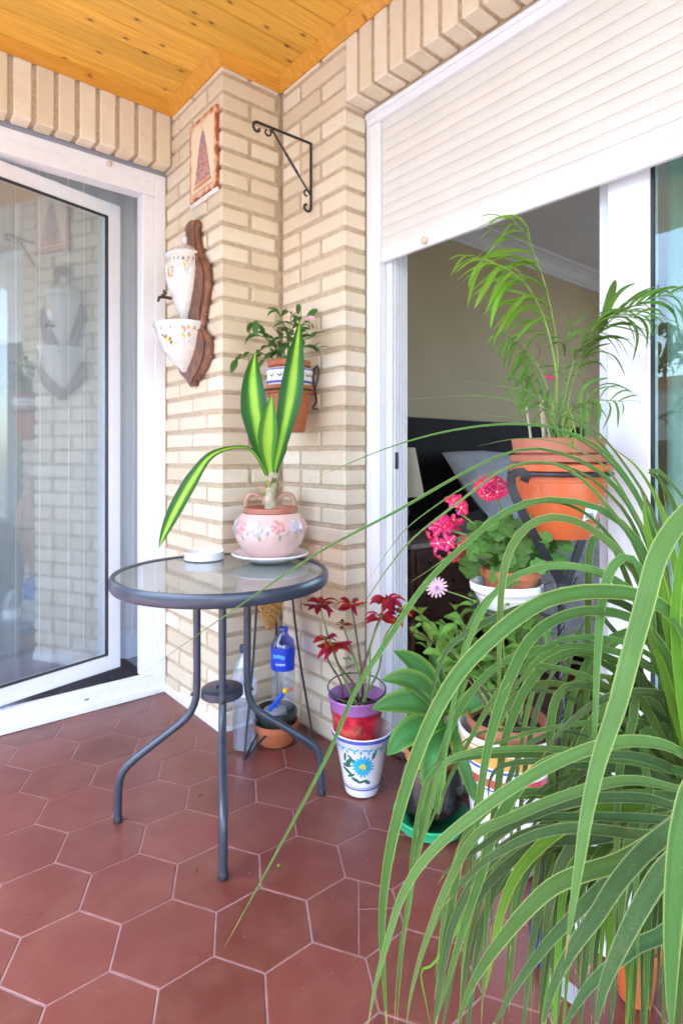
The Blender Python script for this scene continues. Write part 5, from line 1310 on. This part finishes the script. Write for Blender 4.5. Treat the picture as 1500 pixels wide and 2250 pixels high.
def ger_leaf():
    b = MB(); n = 28; vs = [(0, 0, -.02)]; uvs = [(.5, 0)]
    for r_, zz in ((.5, .05), (1, .12)):
        for k in range(n):
            a = .25+(2*PI-.5)*k/(n-1); rr_ = r_*(.5+.05*math.cos(a*7)+.02*math.cos(a*19)) if r_ == 1 else .27
            vs.append((rr_*math.cos(a-PI)+.2*0, rr_*math.sin(a-PI), zz+.04*math.cos(a*7)*r_)); uvs.append((.5+.5*r_*.95, r_))
    fs = [(0, 1+k, 2+k) for k in range(n-1)]+[(1+k, 1+n+k, 2+n+k, 2+k) for k in range(n-1)]
    return b.add(vs, fs, uvs).mesh('leaf', M['ger_leaf'], True, 80)
glm = ger_leaf(); ra = random.Random(17)
for k in range(95):
    a = ra.uniform(0, 6.28); r = ra.uniform(.01, 1)**.6
    px_ = 1130+r*118*math.cos(a); py_ = 1212+r*78*math.sin(a)
    p = at(px_, py_, 1.44+ra.uniform(-.09, .10)); 
    if p.x > 1.40: p.x = 1.40
    base = Vector((WXc+.008+ra.uniform(-.03, .03), WYc-.008+ra.uniform(-.03, .03), wpz+.085))
    if (p-base).length < .03: continue
    if k % 3 == 0: MB().tube(catmull([base, base.lerp(p, .5)+Vector((0, 0, .02)), p], 7), .0018, 5).build('stem', M['stem_g'], ge, True)
    nrm = (Vector((-.55, -.65, .7))+Vector((ra.uniform(-.5, .5), ra.uniform(-.5, .5), ra.uniform(-.3, .4)))).normalized()
    d = nrm.orthogonal().normalized(); s_ = ra.uniform(.034, .058)
    inst('leaf', glm, ge, frame_to(p, Matrix.Rotation(ra.uniform(0, 6), 3, nrm) @ d, nrm, s_))
ptm = [leaf_mesh('petal', M['petal_pink'], 1, .75, lambda u: .3+.7*math.sin(PI*min(.85, u)), curl=c_, n=5) for c_ in (.1, .5)]
def flower_head(cpx, cpy, t, rad, nfl, seed, bpx):
    ra = random.Random(seed); c = at(cpx, cpy, t)
    MB().tube(catmull([at(*bpx), at((cpx+bpx[0])/2+4, (cpy+bpx[1])/2, t), c], 10), .0022, 6).build('flower_stem', M['stem_g'], ge, True)
    for k in range(nfl):
        v = Vector((ra.gauss(0, 1), ra.gauss(0, 1), ra.gauss(0, 1))).normalized()
        v = (v+Vector((-.3, -.5, .1))).normalized(); p = c+Vector((v.x*rad[0], v.y*rad[0], v.z*rad[1]))
        e1 = v.orthogonal().normalized(); e2 = v.cross(e1)
        for q in range(5):
            a = 2*PI*q/5+ra.random()*.3; d = e1*math.cos(a)+e2*math.sin(a)+v*.3
            inst('petal', ra.choice(ptm), ge, frame_to(p, d, v, ra.uniform(.016, .022)))
        MB().ball(p+v*.002, .0028, 6, 4).build('flower_centre', M['petal_white'], ge, True)
flower_head(1075, 1075, 1.40, (.034, .026), 13, 1, (1105, 1130, 1.43))
flower_head(1000, 1120, 1.40, (.022, .028), 8, 2, (1075, 1185, 1.43))
flower_head(965, 1160, 1.40, (.026, .026), 8, 5, (1075, 1190, 1.43))
flower_head(985, 1195, 1.39, (.034, .036), 14, 3, (1075, 1195, 1.43))

# ------------------------------------------------------------------ low things behind the big leaves, lower right
t1 = at(1395, 1960, 1.14)
q_ = thing('plant_pot', 'orange pot low behind the long leaves at the lower right', 'pot', (t1.x, t1.y, 0))
MB().lathe([(1e-4, .003), (.03, .003), (.038, .06), (.041, .09), (.047, .092), (.048, .108), (.043, .11), (.038, .10), (.034, .06), (1e-4, .05)], (t1.x, t1.y, 0), 36).build('pot_wall', M['orange_pl'], q_, True)
soil(q_, (t1.x, t1.y), .037, .088, seed=20)
t2 = at(1330, 1880, 1.27); X0, Y0 = min(t2.x, 1.33), t2.y
q_ = thing('white_trough', 'white plastic trough on the floor behind the long leaves', 'trough', (X0, Y0, 0))
MB().box((X0-.05, Y0-.08, .004), (X0+.05, Y0+.06, .11), .006).box((X0-.055, Y0-.085, .1105), (X0+.055, Y0+.065, .125), .004).build('trough_wall', mat('trough_white', (.72, .73, .74), .4, var=.05), q_, True)
t3 = at(1190, 2040, 1.19)
q_ = thing('garden_trowel', 'small trowel with dark blue handle on the floor behind the long leaves', 'trowel', (t3.x, t3.y, 0))
MB().tube([t3+Vector((0, 0, .02-t3.z)), t3+Vector((.03, .03, .03-t3.z)), t3+Vector((.07, .06, .03-t3.z))], [.012, .015, .012], 10).build('handle', M['navy'], q_, True)
MB().prism([(t3.x-.02, t3.y-.08), (t3.x+.015, t3.y-.075), (t3.x+.02, t3.y-.02), (t3.x, t3.y-.008), (t3.x-.02, t3.y-.025)][::-1], 2, .006, .010).build('blade', M['grey_pl'], q_)
# specks on the floor
for (a_, b_, m_, lab) in ((431, 1913, 'stem_b', 'dark crumb on the floor left of the front table leg'), (550, 1921, 'stem_b', 'dark crumb on the floor right of the front table leg'), (612, 1904, 'shrub_leaf', 'tiny green leaf scrap on a floor tile near the front table leg')):
    t_ = H*F/(b_-1000); p = at(a_, b_, t_)
    tag(MB().ball((p.x, p.y, .003), .0045, 7, 5, .5).build('debris_crumb', M[m_], None, True), lab, 'debris')

# ------------------------------------------------------------------ the big ponytail palm in the foreground
CR = at(1512, 1735, .62)
pt = thing('ponytail_palm', 'large ponytail palm with long arching strap leaves filling the lower right foreground', 'potted plant', (CR.x+.02, CR.y-.01, .12))
bx_, by_ = CR.x+.06, CR.y-.06
MB().lathe([(1e-4, .125), (.085, .125), (.095, .15), (.112, .29), (.122, .295), (.124, .325), (.118, .33), (.108, .315), (.10, .25)], (bx_, by_, 0), 40).build('pot_wall', M['terra'], pt, True)
soil(pt, (bx_, by_), .105, .30, seed=30)
MB().tube(catmull([(bx_, by_, .29), (bx_, by_, .36), (bx_-.01, by_+.01, .48), (bx_-.02, by_+.02, .58), (CR.x+.004, CR.y, .70)], 14), [.06, .062, .058, .045, .036, .03, .026, .024, .023, .022, .021, .021, .02, .02, .018], 14).build('trunk', M['bark'], pt, True)
s3 = thing('plant_stool', 'low wooden stool under the ponytail palm pot', 'stool', (bx_, by_, 0))
MB().lathe([(1e-4, .1), (.16, .1), (.163, .105), (.163, .118), (.16, .123), (1e-4, .123)], (bx_, by_, 0), 36).build('seat', M['dark_wood'], s3, True)
for k in range(4):
    a = PI/4+k*PI/2; MB().tube([(bx_+.12*math.cos(a), by_+.12*math.sin(a), .1), (bx_+.14*math.cos(a), by_+.14*math.sin(a), 0)], .012, 8).build('leg', M['dark_wood'], s3, True)
# traced leaves: (width in m, material, depth at the crown, depth at the tip, [pixels along the leaf])
TR_ = [
 (.0075, 'blade_a', .62, .86, [(1470, 1420), (1435, 1180), (1360, 1030), (1270, 960), (1150, 933), (1000, 945), (850, 985), (680, 1056)]),
 (.0065, 'blade_a', .63, .84, [(1475, 1400), (1430, 1160), (1360, 1030), (1270, 930), (1170, 893), (1050, 870), (903, 877)]),
 (.0055, 'blade_a', .64, .80, [(1478, 1380), (1440, 1150), (1370, 1020), (1290, 930), (1200, 880), (1110, 850), (1010, 835)]),
 (.0060, 'blade_a', .63, .78, [(1475, 1390), (1430, 1170), (1360, 1040), (1270, 965), (1180, 930), (1058, 910)]),
 (.0085, 'blade_a', .61, .92, [(1470, 1400), (1420, 1190), (1340, 1060), (1240, 1000), (1140, 990), (1020, 1040), (870, 1125), (700, 1215), (500, 1350), (318, 1476)]),
 (.0070, 'blade_a', .62, .80, [(1470, 1420), (1400, 1180), (1330, 1080), (1250, 1028), (1170, 1018), (1060, 1050), (960, 1110), (880, 1175), (805, 1280)]),
 (.0070, 'blade_b', .60, .80, [(1465, 1430), (1400, 1215), (1330, 1110), (1260, 1040), (1190, 1017), (1110, 1030), (1000, 1110), (900, 1190), (830, 1280), (765, 1382)]),
 (.0105, 'blade_a', .60, .84, [(1480, 1450), (1420, 1230), (1350, 1140), (1280, 1108), (1200, 1100), (1120, 1120), (1030, 1190), (930, 1290), (850, 1410), (780, 1520), (720, 1660), (620, 1850), (493, 2082)]),
 (.0070, 'blade_a', .63, .70, [(1480, 1500), (1400, 1280), (1330, 1170), (1260, 1115), (1180, 1105), (1080, 1150), (960, 1240), (900, 1280)]),
 (.0060, 'blade_b', .60, .66, [(1475, 1450), (1440, 1240), (1400, 1140), (1340, 1040), (1290, 1000), (1220, 970), (1130, 965), (1050, 980)]),
 (.0150, 'blade_b', .60, .60, [(1490, 1560), (1420, 1310), (1360, 1220), (1290, 1160), (1215, 1138), (1150, 1165), (1112, 1230), (1098, 1330), (1095, 1480), (1100, 1620)]),
 (.0110, 'blade_a', .62, .66, [(1500, 1600), (1440, 1400), (1390, 1310), (1310, 1262), (1230, 1240), (1160, 1255), (1090, 1300), (1040, 1360), (1015, 1450), (985, 1600), (960, 1760)]),
 (.0100, 'blade_b', .60, .62, [(1500, 1560), (1430, 1350), (1350, 1275), (1280, 1248), (1190, 1248), (1110, 1280), (1050, 1360), (1010, 1470), (985, 1620), (960, 1800)]),
 (.0215, 'blade_a', .56, .58, [(1560, 1560), (1500, 1385), (1420, 1318), (1340, 1303), (1260, 1306), (1180, 1330), (1090, 1395), (1000, 1490), (930, 1620), (882, 1760), (852, 1890), (838, 2020), (842, 2140), (852, 2300)]),
 (.0170, 'blade_a', .58, .60, [(1520, 1600), (1460, 1440), (1400, 1370), (1320, 1345), (1240, 1355), (1170, 1400), (1120, 1490), (1085, 1590), (1063, 1690), (1050, 1800), (1030, 2000)]),
 (.0140, 'blade_d', .63, .66, [(1500, 1520), (1440, 1390), (1370, 1330), (1290, 1310), (1200, 1322), (1100, 1352), (1010, 1400), (970, 1450), (950, 1520), (938, 1600)]),
 (.0200, 'blade_b', .50, .44, [(1590, 1060), (1505, 1130), (1445, 1220), (1412, 1335), (1385, 1435), (1355, 1550), (1315, 1670), (1288, 1790), (1268, 1920), (1240, 2110)]),
 (0.0150, 'blade_d', 0.60, 0.58, [(1570.0, 1605.0), (1500.0, 1550.0), (1450.0, 1527.5), (1375.0, 1524.0), (1310.0, 1545.0), (1250.0, 1590.0), (1215.0, 1625.0), (1185.0, 1675.0)]),
 (0.0150, 'blade_b', 0.57, 0.55, [(1570.0, 1715.0), (1500.0, 1660.0), (1450.0, 1636.0), (1375.0, 1630.0), (1300.0, 1645.0), (1225.0, 1675.0), (1160.0, 1710.0), (1090.0, 1755.0), (1030.0, 1800.0), (975.0, 1845.0), (920.0, 1905.0), (880.0, 1975.0), (857.5, 2045.0), (837.5, 2115.0), (820.0, 2185.0), (805.0, 2275.0)]),
 (0.0120, 'blade_d', 0.62, 0.62, [(1510.0, 1755.0), (1440.0, 1720.0), (1350.0, 1690.0), (1250.0, 1680.0), (1175.0, 1673.5), (1110.0, 1681.0), (1082.5, 1700.0), (1072.5, 1735.0), (1075.0, 1770.0)]),
 (0.0095, 'blade_d', 0.64, 0.66, [(1500.0, 1770.0), (1400.0, 1725.0), (1300.0, 1707.5), (1225.0, 1715.0), (1175.0, 1750.0), (1140.0, 1790.0), (1100.0, 1850.0)]),
 (0.0130, 'blade_d', 0.58, 0.58, [(1510.0, 1785.0), (1425.0, 1757.5), (1325.0, 1754.0), (1250.0, 1765.0), (1175.0, 1790.0), (1100.0, 1830.0), (1050.0, 1865.0), (990.0, 1905.0), (960.0, 1945.0)]),
 (0.0120, 'blade_d', 0.59, 0.60, [(1510.0, 1805.0), (1375.0, 1797.5), (1290.0, 1795.0), (1200.0, 1797.5), (1125.0, 1810.0), (1060.0, 1825.0), (1015.0, 1855.0)]),
 (0.0130, 'blade_d', 0.57, 0.56, [(1510.0, 1840.0), (1400.0, 1835.0), (1325.0, 1825.0), (1250.0, 1820.0), (1175.0, 1835.0), (1110.0, 1865.0), (1050.0, 1905.0), (970.0, 1995.0)]),
 (0.0190, 'blade_a', 0.54, 0.50, [(1510.0, 1790.0), (1420.0, 1860.0), (1350.0, 1897.5), (1275.0, 1920.0), (1210.0, 1950.0), (1150.0, 2005.0), (1085.0, 2085.0), (1035.0, 2165.0), (995.0, 2275.0)]),
 (0.0150, 'blade_d', 0.55, 0.52, [(1510.0, 1780.0), (1450.0, 1830.0), (1390.0, 1895.0), (1315.0, 1955.0), (1260.0, 2010.0), (1200.0, 2075.0), (1140.0, 2155.0), (1070.0, 2275.0)]),
 (0.0190, 'blade_d', 0.52, 0.48, [(1510.0, 1790.0), (1450.0, 1840.0), (1400.0, 1885.0), (1350.0, 1945.0), (1305.0, 2015.0), (1255.0, 2085.0), (1215.0, 2165.0), (1185.0, 2275.0)]),
 (0.0200, 'blade_d', 0.50, 0.46, [(1550.0, 1865.0), (1490.0, 1885.0), (1450.0, 1920.0), (1415.0, 1975.0), (1380.0, 2040.0), (1345.0, 2115.0), (1320.0, 2185.0), (1305.0, 2275.0)]),
 (0.0210, 'blade_a', 0.44, 0.40, [(1570.0, 1665.0), (1520.0, 1735.0), (1495.0, 1825.0), (1482.5, 1925.0), (1475.0, 2050.0), (1472.5, 2175.0), (1472.5, 2285.0)]),
 (0.0170, 'blade_d', 0.60, 0.56, [(1510.0, 2005.0), (1450.0, 2055.0), (1400.0, 2077.5), (1350.0, 2115.0), (1295.0, 2165.0), (1255.0, 2225.0), (1230.0, 2285.0)]),
 (0.0110, 'blade_a', 0.64, 0.66, [(1500.0, 1615.0), (1400.0, 1545.0), (1280.0, 1506.0), (1235.0, 1517.5), (1215.0, 1555.0), (1207.5, 1625.0), (1210.0, 1725.0), (1202.5, 1825.0), (1180.0, 1900.0), (1171.0, 2025.0), (1165.0, 2265.0)]),
 (0.0130, 'blade_a', 0.64, 0.66, [(1510.0, 1625.0), (1400.0, 1485.0), (1300.0, 1435.0), (1250.0, 1436.0), (1200.0, 1460.0), (1160.0, 1505.0), (1130.0, 1565.0), (1107.5, 1630.0), (1095.0, 1715.0), (1080.0, 1825.0), (1070.0, 1975.0), (1056.0, 2265.0)]),
 (0.0100, 'blade_a', 0.66, 0.66, [(1490.0, 1625.0), (1350.0, 1475.0), (1225.0, 1425.0), (1150.0, 1437.5), (1100.0, 1459.0), (1055.0, 1497.5), (1020.0, 1542.5), (990.0, 1600.0), (965.0, 1675.0), (940.0, 1750.0), (925.0, 1825.0), (905.0, 1900.0), (892.5, 2000.0), (875.0, 2115.0), (865.0, 2265.0)]),
 (0.0100, 'blade_a', 0.67, 0.70, [(1490.0, 1650.0), (1350.0, 1550.0), (1230.0, 1505.0), (1165.0, 1510.0), (1125.0, 1540.0), (1100.0, 1575.0), (1080.0, 1625.0), (1060.0, 1700.0), (1045.0, 1775.0), (1030.0, 1875.0), (1020.0, 1985.0), (1010.0, 2125.0)]),
 (0.0085, 'blade_a', 0.63, 0.66, [(1490.0, 1625.0), (1325.0, 1505.0), (1200.0, 1465.0), (1150.0, 1470.0), (1115.0, 1497.5), (1090.0, 1527.5), (1060.0, 1575.0), (1030.0, 1630.0), (1000.0, 1685.0), (970.0, 1750.0), (940.0, 1820.0), (915.0, 1875.0), (895.0, 1935.0)]),
 (0.0070, 'blade_d', 0.66, 0.68, [(1500.0, 1675.0), (1375.0, 1605.0), (1290.0, 1556.0), (1240.0, 1528.0), (1180.0, 1516.0), (1110.0, 1515.0), (1050.0, 1522.5), (1012.5, 1542.5)]),
 (0.0070, 'blade_d', 0.65, 0.68, [(1500.0, 1690.0), (1400.0, 1655.0), (1300.0, 1617.5), (1230.0, 1606.0), (1150.0, 1602.5), (1090.0, 1603.5), (1040.0, 1616.0), (1000.0, 1645.0), (975.0, 1675.0)]),
 (0.0070, 'blade_a', 0.62, 0.66, [(1520.0, 1630.0), (1425.0, 1590.0), (1350.0, 1582.5), (1275.0, 1590.0), (1175.0, 1607.5), (1100.0, 1630.0), (1030.0, 1650.0), (970.0, 1671.0), (922.5, 1699.0)]),
 (0.0125, 'blade_b', 0.58, 0.56, [(1510.0, 1740.0), (1375.0, 1715.0), (1225.0, 1755.0), (1130.0, 1795.0), (1060.0, 1825.0), (1027.5, 1860.0), (1000.0, 1910.0), (970.0, 1975.0), (940.0, 2055.0), (917.5, 2125.0), (900.0, 2200.0), (890.0, 2270.0)]),
 (0.0140, 'blade_a', 0.62, 0.62, [(1510.0, 1750.0), (1350.0, 1750.0), (1200.0, 1775.0), (1100.0, 1805.0), (1040.0, 1835.0), (1012.5, 1875.0), (1000.0, 1935.0), (985.0, 2025.0), (967.5, 2125.0), (957.5, 2270.0)]),
 (0.0150, 'blade_a', 0.60, 0.58, [(1510.0, 1700.0), (1350.0, 1665.0), (1225.0, 1670.0), (1155.0, 1712.5), (1120.0, 1760.0), (1085.0, 1825.0), (1055.0, 1925.0), (1025.0, 2015.0), (1000.0, 2100.0), (970.0, 2200.0), (950.0, 2275.0)]),
 (0.0135, 'blade_a', 0.66, 0.66, [(1510.0, 1775.0), (1350.0, 1775.0), (1225.0, 1810.0), (1175.0, 1840.0), (1147.5, 1885.0), (1132.5, 1975.0), (1122.5, 2125.0), (1117.5, 2225.0)]),
 (0.0075, 'blade_c', 0.64, 0.66, [(1500.0, 1745.0), (1300.0, 1740.0), (1130.0, 1785.0), (1075.0, 1825.0), (1060.0, 1880.0), (1045.0, 1950.0), (1030.0, 2025.0), (1015.0, 2125.0), (1010.0, 2225.0)]),
 (0.0080, 'blade_a', 0.64, 0.66, [(1500.0, 1725.0), (1250.0, 1665.0), (1030.0, 1665.0), (950.0, 1700.0), (922.5, 1775.0), (906.0, 1875.0), (897.5, 1975.0), (881.0, 2125.0), (870.0, 2270.0)]),
 (0.0080, 'blade_b', 0.63, 0.64, [(1500.0, 1715.0), (1250.0, 1650.0), (1030.0, 1655.0), (970.0, 1690.0), (950.0, 1755.0), (932.5, 1825.0), (912.5, 1905.0), (900.0, 2000.0), (885.0, 2075.0)]),
 (0.0060, 'blade_c', 0.66, 0.70, [(1500.0, 1775.0), (1200.0, 1825.0), (1030.0, 1975.0), (1000.0, 2050.0), (950.0, 2120.0), (925.0, 2135.0), (935.0, 2200.0), (950.0, 2270.0)]),
 (0.0105, 'blade_a', 0.60, 0.60, [(1490.0, 1515.0), (1425.0, 1470.0), (1365.0, 1437.5), (1275.0, 1420.0), (1230.0, 1424.0), (1190.0, 1445.0), (1150.0, 1485.0), (1100.0, 1555.0), (1070.0, 1605.0)]),
 (0.0120, 'blade_a', 0.59, 0.59, [(1520.0, 1555.0), (1460.0, 1470.0), (1400.0, 1427.5), (1340.0, 1406.0), (1275.0, 1402.5), (1220.0, 1412.5), (1180.0, 1435.0), (1140.0, 1475.0), (1100.0, 1525.0)]),
 (0.0110, 'blade_d', 0.61, 0.62, [(1520.0, 1575.0), (1470.0, 1505.0), (1415.0, 1455.0), (1350.0, 1427.5), (1290.0, 1420.0), (1245.0, 1425.0)]),
 (0.0100, 'blade_d', 0.63, 0.64, [(1500.0, 1665.0), (1450.0, 1600.0), (1400.0, 1550.0), (1350.0, 1515.0), (1290.0, 1502.5), (1250.0, 1507.5), (1230.0, 1530.0)]),
 (0.0110, 'blade_d', 0.62, 0.62, [(1520.0, 1645.0), (1470.0, 1590.0), (1425.0, 1555.0), (1370.0, 1532.5), (1320.0, 1535.0)]),
 (0.0110, 'blade_d', 0.63, 0.64, [(1500.0, 1720.0), (1440.0, 1655.0), (1390.0, 1605.0), (1340.0, 1575.0)]),
 (0.0100, 'blade_d', 0.60, 0.60, [(1500.0, 1705.0), (1440.0, 1675.0), (1375.0, 1660.0), (1300.0, 1662.5), (1240.0, 1675.0), (1200.0, 1695.0)]),
 (0.0090, 'blade_d', 0.62, 0.63, [(1500.0, 1735.0), (1430.0, 1700.0), (1340.0, 1680.0), (1275.0, 1700.0), (1225.0, 1745.0), (1170.0, 1815.0), (1130.0, 1875.0)]),
 (0.0090, 'blade_a', 0.64, 0.66, [(1500.0, 1775.0), (1425.0, 1740.0), (1325.0, 1730.0), (1240.0, 1737.5), (1175.0, 1745.0), (1140.0, 1770.0)]),
 (0.0120, 'blade_a', 0.66, 0.68, [(1500.0, 1725.0), (1375.0, 1625.0), (1310.0, 1600.0), (1270.0, 1625.0), (1255.0, 1700.0), (1250.0, 1825.0), (1230.0, 1925.0), (1215.0, 2075.0), (1210.0, 2265.0)]),
 (0.0120, 'blade_b', 0.68, 0.68, [(1500.0, 1775.0), (1350.0, 1675.0), (1305.0, 1675.0), (1290.0, 1725.0), (1285.0, 1825.0), (1280.0, 1975.0), (1270.0, 2175.0)]),
 (0.0130, 'blade_a', 0.68, 0.70, [(1500.0, 1825.0), (1400.0, 1750.0), (1355.0, 1765.0), (1340.0, 1825.0), (1330.0, 1950.0), (1320.0, 2125.0)]),
 (0.0120, 'blade_c', 0.70, 0.72, [(1500.0, 1875.0), (1425.0, 1825.0), (1385.0, 1850.0), (1375.0, 1925.0), (1370.0, 2050.0), (1375.0, 2175.0)]),
 (0.0120, 'blade_a', 0.70, 0.70, [(1500.0, 1875.0), (1450.0, 1875.0), (1410.0, 1935.0), (1400.0, 2025.0), (1395.0, 2125.0), (1390.0, 2270.0)]),
 (.0220, 'blade_c', .60, .58, [(1512, 1640), (1480, 1450), (1452, 1300), (1425, 1190), (1413, 1120), (1418, 1085)]),
 (.0150, 'blade_c', .62, .66, [(1515, 1600), (1480, 1400), (1450, 1250), (1430, 1150), (1400, 1060)]),
 (.0140, 'blade_c', .60, .62, [(1520, 1560), (1500, 1380), (1480, 1240), (1450, 1120), (1400, 1030), (1340, 980)]),
 (.0180, 'blade_c', .57, .55, [(1520, 1700), (1490, 1500), (1480, 1350), (1500, 1200), (1530, 1080)]),
 (.0160, 'blade_a', .62, .60, [(1530, 1500), (1510, 1300), (1480, 1120), (1440, 1050), (1425, 1035), (1450, 1040), (1510, 1110), (1560, 1200)]),
 (.0030, 'blade_c', .62, .60, [(1510, 1400), (1480, 1230), (1460, 1100), (1445, 1020), (1425, 968)]),
 (.0160, 'blade_c', .58, .58, [(1525, 1720), (1490, 1600), (1455, 1480), (1430, 1400), (1415, 1330)]),
 (.0150, 'blade_c', .59, .60, [(1530, 1690), (1508, 1560), (1490, 1450), (1470, 1330), (1462, 1250)]),
 (.0140, 'blade_b', .60, .58, [(1500, 1600), (1440, 1460), (1420, 1300), (1385, 1228), (1350, 1240), (1325, 1300), (1312, 1420), (1305, 1600), (1300, 1800)]),
 (.0120, 'blade_a', .66, .66, [(1490, 1560), (1420, 1400), (1370, 1260), (1330, 1180), (1300, 1190), (1292, 1260), (1290, 1420), (1285, 1650), (1275, 1850)]),
]
k0 = at(1512, 1735, .60)
bprofs = lambda a: (lambda u: max(.03, (min(1, .75+u*1.5))*(1-u**a)**.85))
def blade(P, w, matn, twist=0, nh=None, fold=.2, n=34, pw=2.6):
    return ribbon(MB(), P, w, bprofs(pw), nh or (-.42, -.52, .74), fold, n, twist, tip_mi=1).build('leaf', [M[matn], M['frond_dry']], pt, True, angle=80)
ra = random.Random(77)
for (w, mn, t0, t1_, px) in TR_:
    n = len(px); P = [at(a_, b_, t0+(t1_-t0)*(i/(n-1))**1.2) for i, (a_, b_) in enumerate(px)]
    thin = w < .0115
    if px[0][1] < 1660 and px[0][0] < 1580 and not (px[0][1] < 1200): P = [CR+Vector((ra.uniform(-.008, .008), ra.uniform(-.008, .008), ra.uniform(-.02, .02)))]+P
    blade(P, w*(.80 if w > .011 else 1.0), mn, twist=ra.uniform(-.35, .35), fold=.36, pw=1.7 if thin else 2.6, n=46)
# the rest of the crown: leaves arching out and down all round
for k in range(22):
    th = ra.uniform(-1.2, 1.6)   # most lean to the left and into the scene
    L_ = ra.uniform(.28, .62); rise = ra.uniform(.0, .22); out = L_*ra.uniform(.35, .62)
    base = CR+Vector((math.cos(th)*.014, math.sin(th)*.014, ra.uniform(-.05, .05)))
    d = Vector((math.cos(th), math.sin(th), 0)); w = ra.uniform(.006, .011)
    drop = ra.uniform(.12, .52)
    P = [base, base+d*out*.3+Vector((0, 0, rise*.7)), base+d*out*.62+Vector((0, 0, rise)), base+d*out*.88+Vector((0, 0, rise*.55-drop*.15)), base+d*out*1.02+Vector((0, 0, -drop*.5)), base+d*out*1.08+Vector((ra.uniform(-.02, .02), ra.uniform(-.02, .02), -drop))]
    # keep leaves off the lens
    if any((p-Vector((0, 0, H))).length < .34 for p in P): continue
    if any(p.dot(Vector((.7677, -.6408, 0)))/max(.01, p.dot(Vector((.6409, .7677, 0)))) < .03 for p in P): continue
    blade(P, w, ra.choice(('blade_a', 'blade_a', 'blade_d', 'blade_b', 'blade_d')), twist=ra.uniform(-1.2, 1.2), n=24)
# curtain of hanging leaf ends, lower middle
for k in range(14):
    px_ = ra.uniform(1230, 1450); t_ = ra.uniform(.56, .80); top = ra.uniform(1420, 1720); end = ra.uniform(1900, 2400)
    lean = ra.uniform(-50, 10)
    px = [(1505, 1730), (1430+ra.uniform(-30, 30), min(1600, top+ra.uniform(-80, 20))), ((1430+px_)/2, top-ra.uniform(10, 50)), (px_+30, top+40), (px_, top+150), (px_+lean*.5, (top+end)/2+60), (px_+lean, end)]
    n = len(px); P = [at(a_, b_, .62+(t_-.62)*i/(n-1)) for i, (a_, b_) in enumerate(px)]
    blade(P, ra.uniform(.007, .0125), ra.choice(('blade_a', 'blade_b', 'blade_a', 'blade_d', 'blade_c')), twist=ra.uniform(-.6, .6), nh=(-.5, -.6, .6), n=30)

# inner leaves fanning down at the lower right; darker colours paint in their shade
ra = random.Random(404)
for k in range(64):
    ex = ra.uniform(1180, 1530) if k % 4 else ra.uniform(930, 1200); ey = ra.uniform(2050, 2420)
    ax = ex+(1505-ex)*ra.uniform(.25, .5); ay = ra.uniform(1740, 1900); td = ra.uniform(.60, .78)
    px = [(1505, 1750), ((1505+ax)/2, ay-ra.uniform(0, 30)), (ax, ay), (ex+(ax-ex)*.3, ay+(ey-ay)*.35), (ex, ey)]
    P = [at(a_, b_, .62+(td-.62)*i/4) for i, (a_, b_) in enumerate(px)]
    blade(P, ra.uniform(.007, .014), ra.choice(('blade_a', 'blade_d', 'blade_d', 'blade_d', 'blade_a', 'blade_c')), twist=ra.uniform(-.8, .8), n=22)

# ------------------------------------------------------------------ outside: railing and the houses opposite
rl = thing('balcony_railing', 'white balcony railing with thin upright bars at the open side of the terrace', 'railing', (-1.1, 0, 0))
MB().box((-1.13, -2.75, .98), (-1.08, 2.45, 1.02), .005).build('top_rail', M['pvc'], rl)
MB().box((-1.12, -2.75, .12), (-1.09, 2.45, .14), .003).build('bottom_rail', M['pvc'], rl)
bm_ = MB().box((-.008, -.008, .14), (.008, .008, .98)).mesh('bar', M['pvc'])
for k in range(40): inst('bar', bm_, rl, Matrix.Translation((-1.105, -2.7+k*.13, 0)))
stc = mat('stucco_far', (.62, .55, .47), .9, var=.06, vscale=.5); whf = mat('stucco_white', (.75, .73, .70), .9, var=.05, vscale=.5); dk = mat('far_window', (.05, .06, .07), .15)
def block(x0, x1, y0, y1, h, m_, lab, seed):
    t = thing('apartment_building', lab, 'building', ((x0+x1)/2, (y0+y1)/2, -9), 'buildings across the street')
    MB().box((x0, y0, -9), (x1, y1, h)).build('wall', m_, t)
    MB().box((x0-.2, y0-.2, h+.002), (x1+.2, y1+.2, h+.35)).build('roof', M['terra'], t)
    wm = MB().box((-.04, -.6, 0), (.06, .6, 1.4)).mesh('window', dk); fm = MB().box((0, -.75, -.12), (.09, .75, -.02)).box((0, -.75, 1.42), (.09, .75, 1.5)).mesh('window_surround', whf)
    bm2 = MB().box((0, -1.4, -.2), (.9, 1.4, 0)).box((.85, -1.4, .0), (.9, 1.4, .95)).mesh('balcony', whf)
    y = y0+1.6; c = 0
    while y < y1-1.2:
        z = -7.6; c += 1
        while z < h-1.9:
            inst('window', wm, t, Matrix.Translation((x1, y, z)) ); inst('window_surround', fm, t, Matrix.Translation((x1+.003, y, z)))
            if c % 3 == 0: inst('balcony', bm2, t, Matrix.Translation((x1+.005, y, z-.15)))
            z += 3.0
        y += 3.1
block(-27, -15, -12, 3, 5.5, whf, 'white apartment building directly across the street', 1)
block(-29, -15.5, 3.2, 17, 3.0, stc, 'lower tan apartment building across the street, right of the white one', 2)
block(-30, -16, -30, -12.3, 8, stc, 'tall tan apartment building across the street', 3)
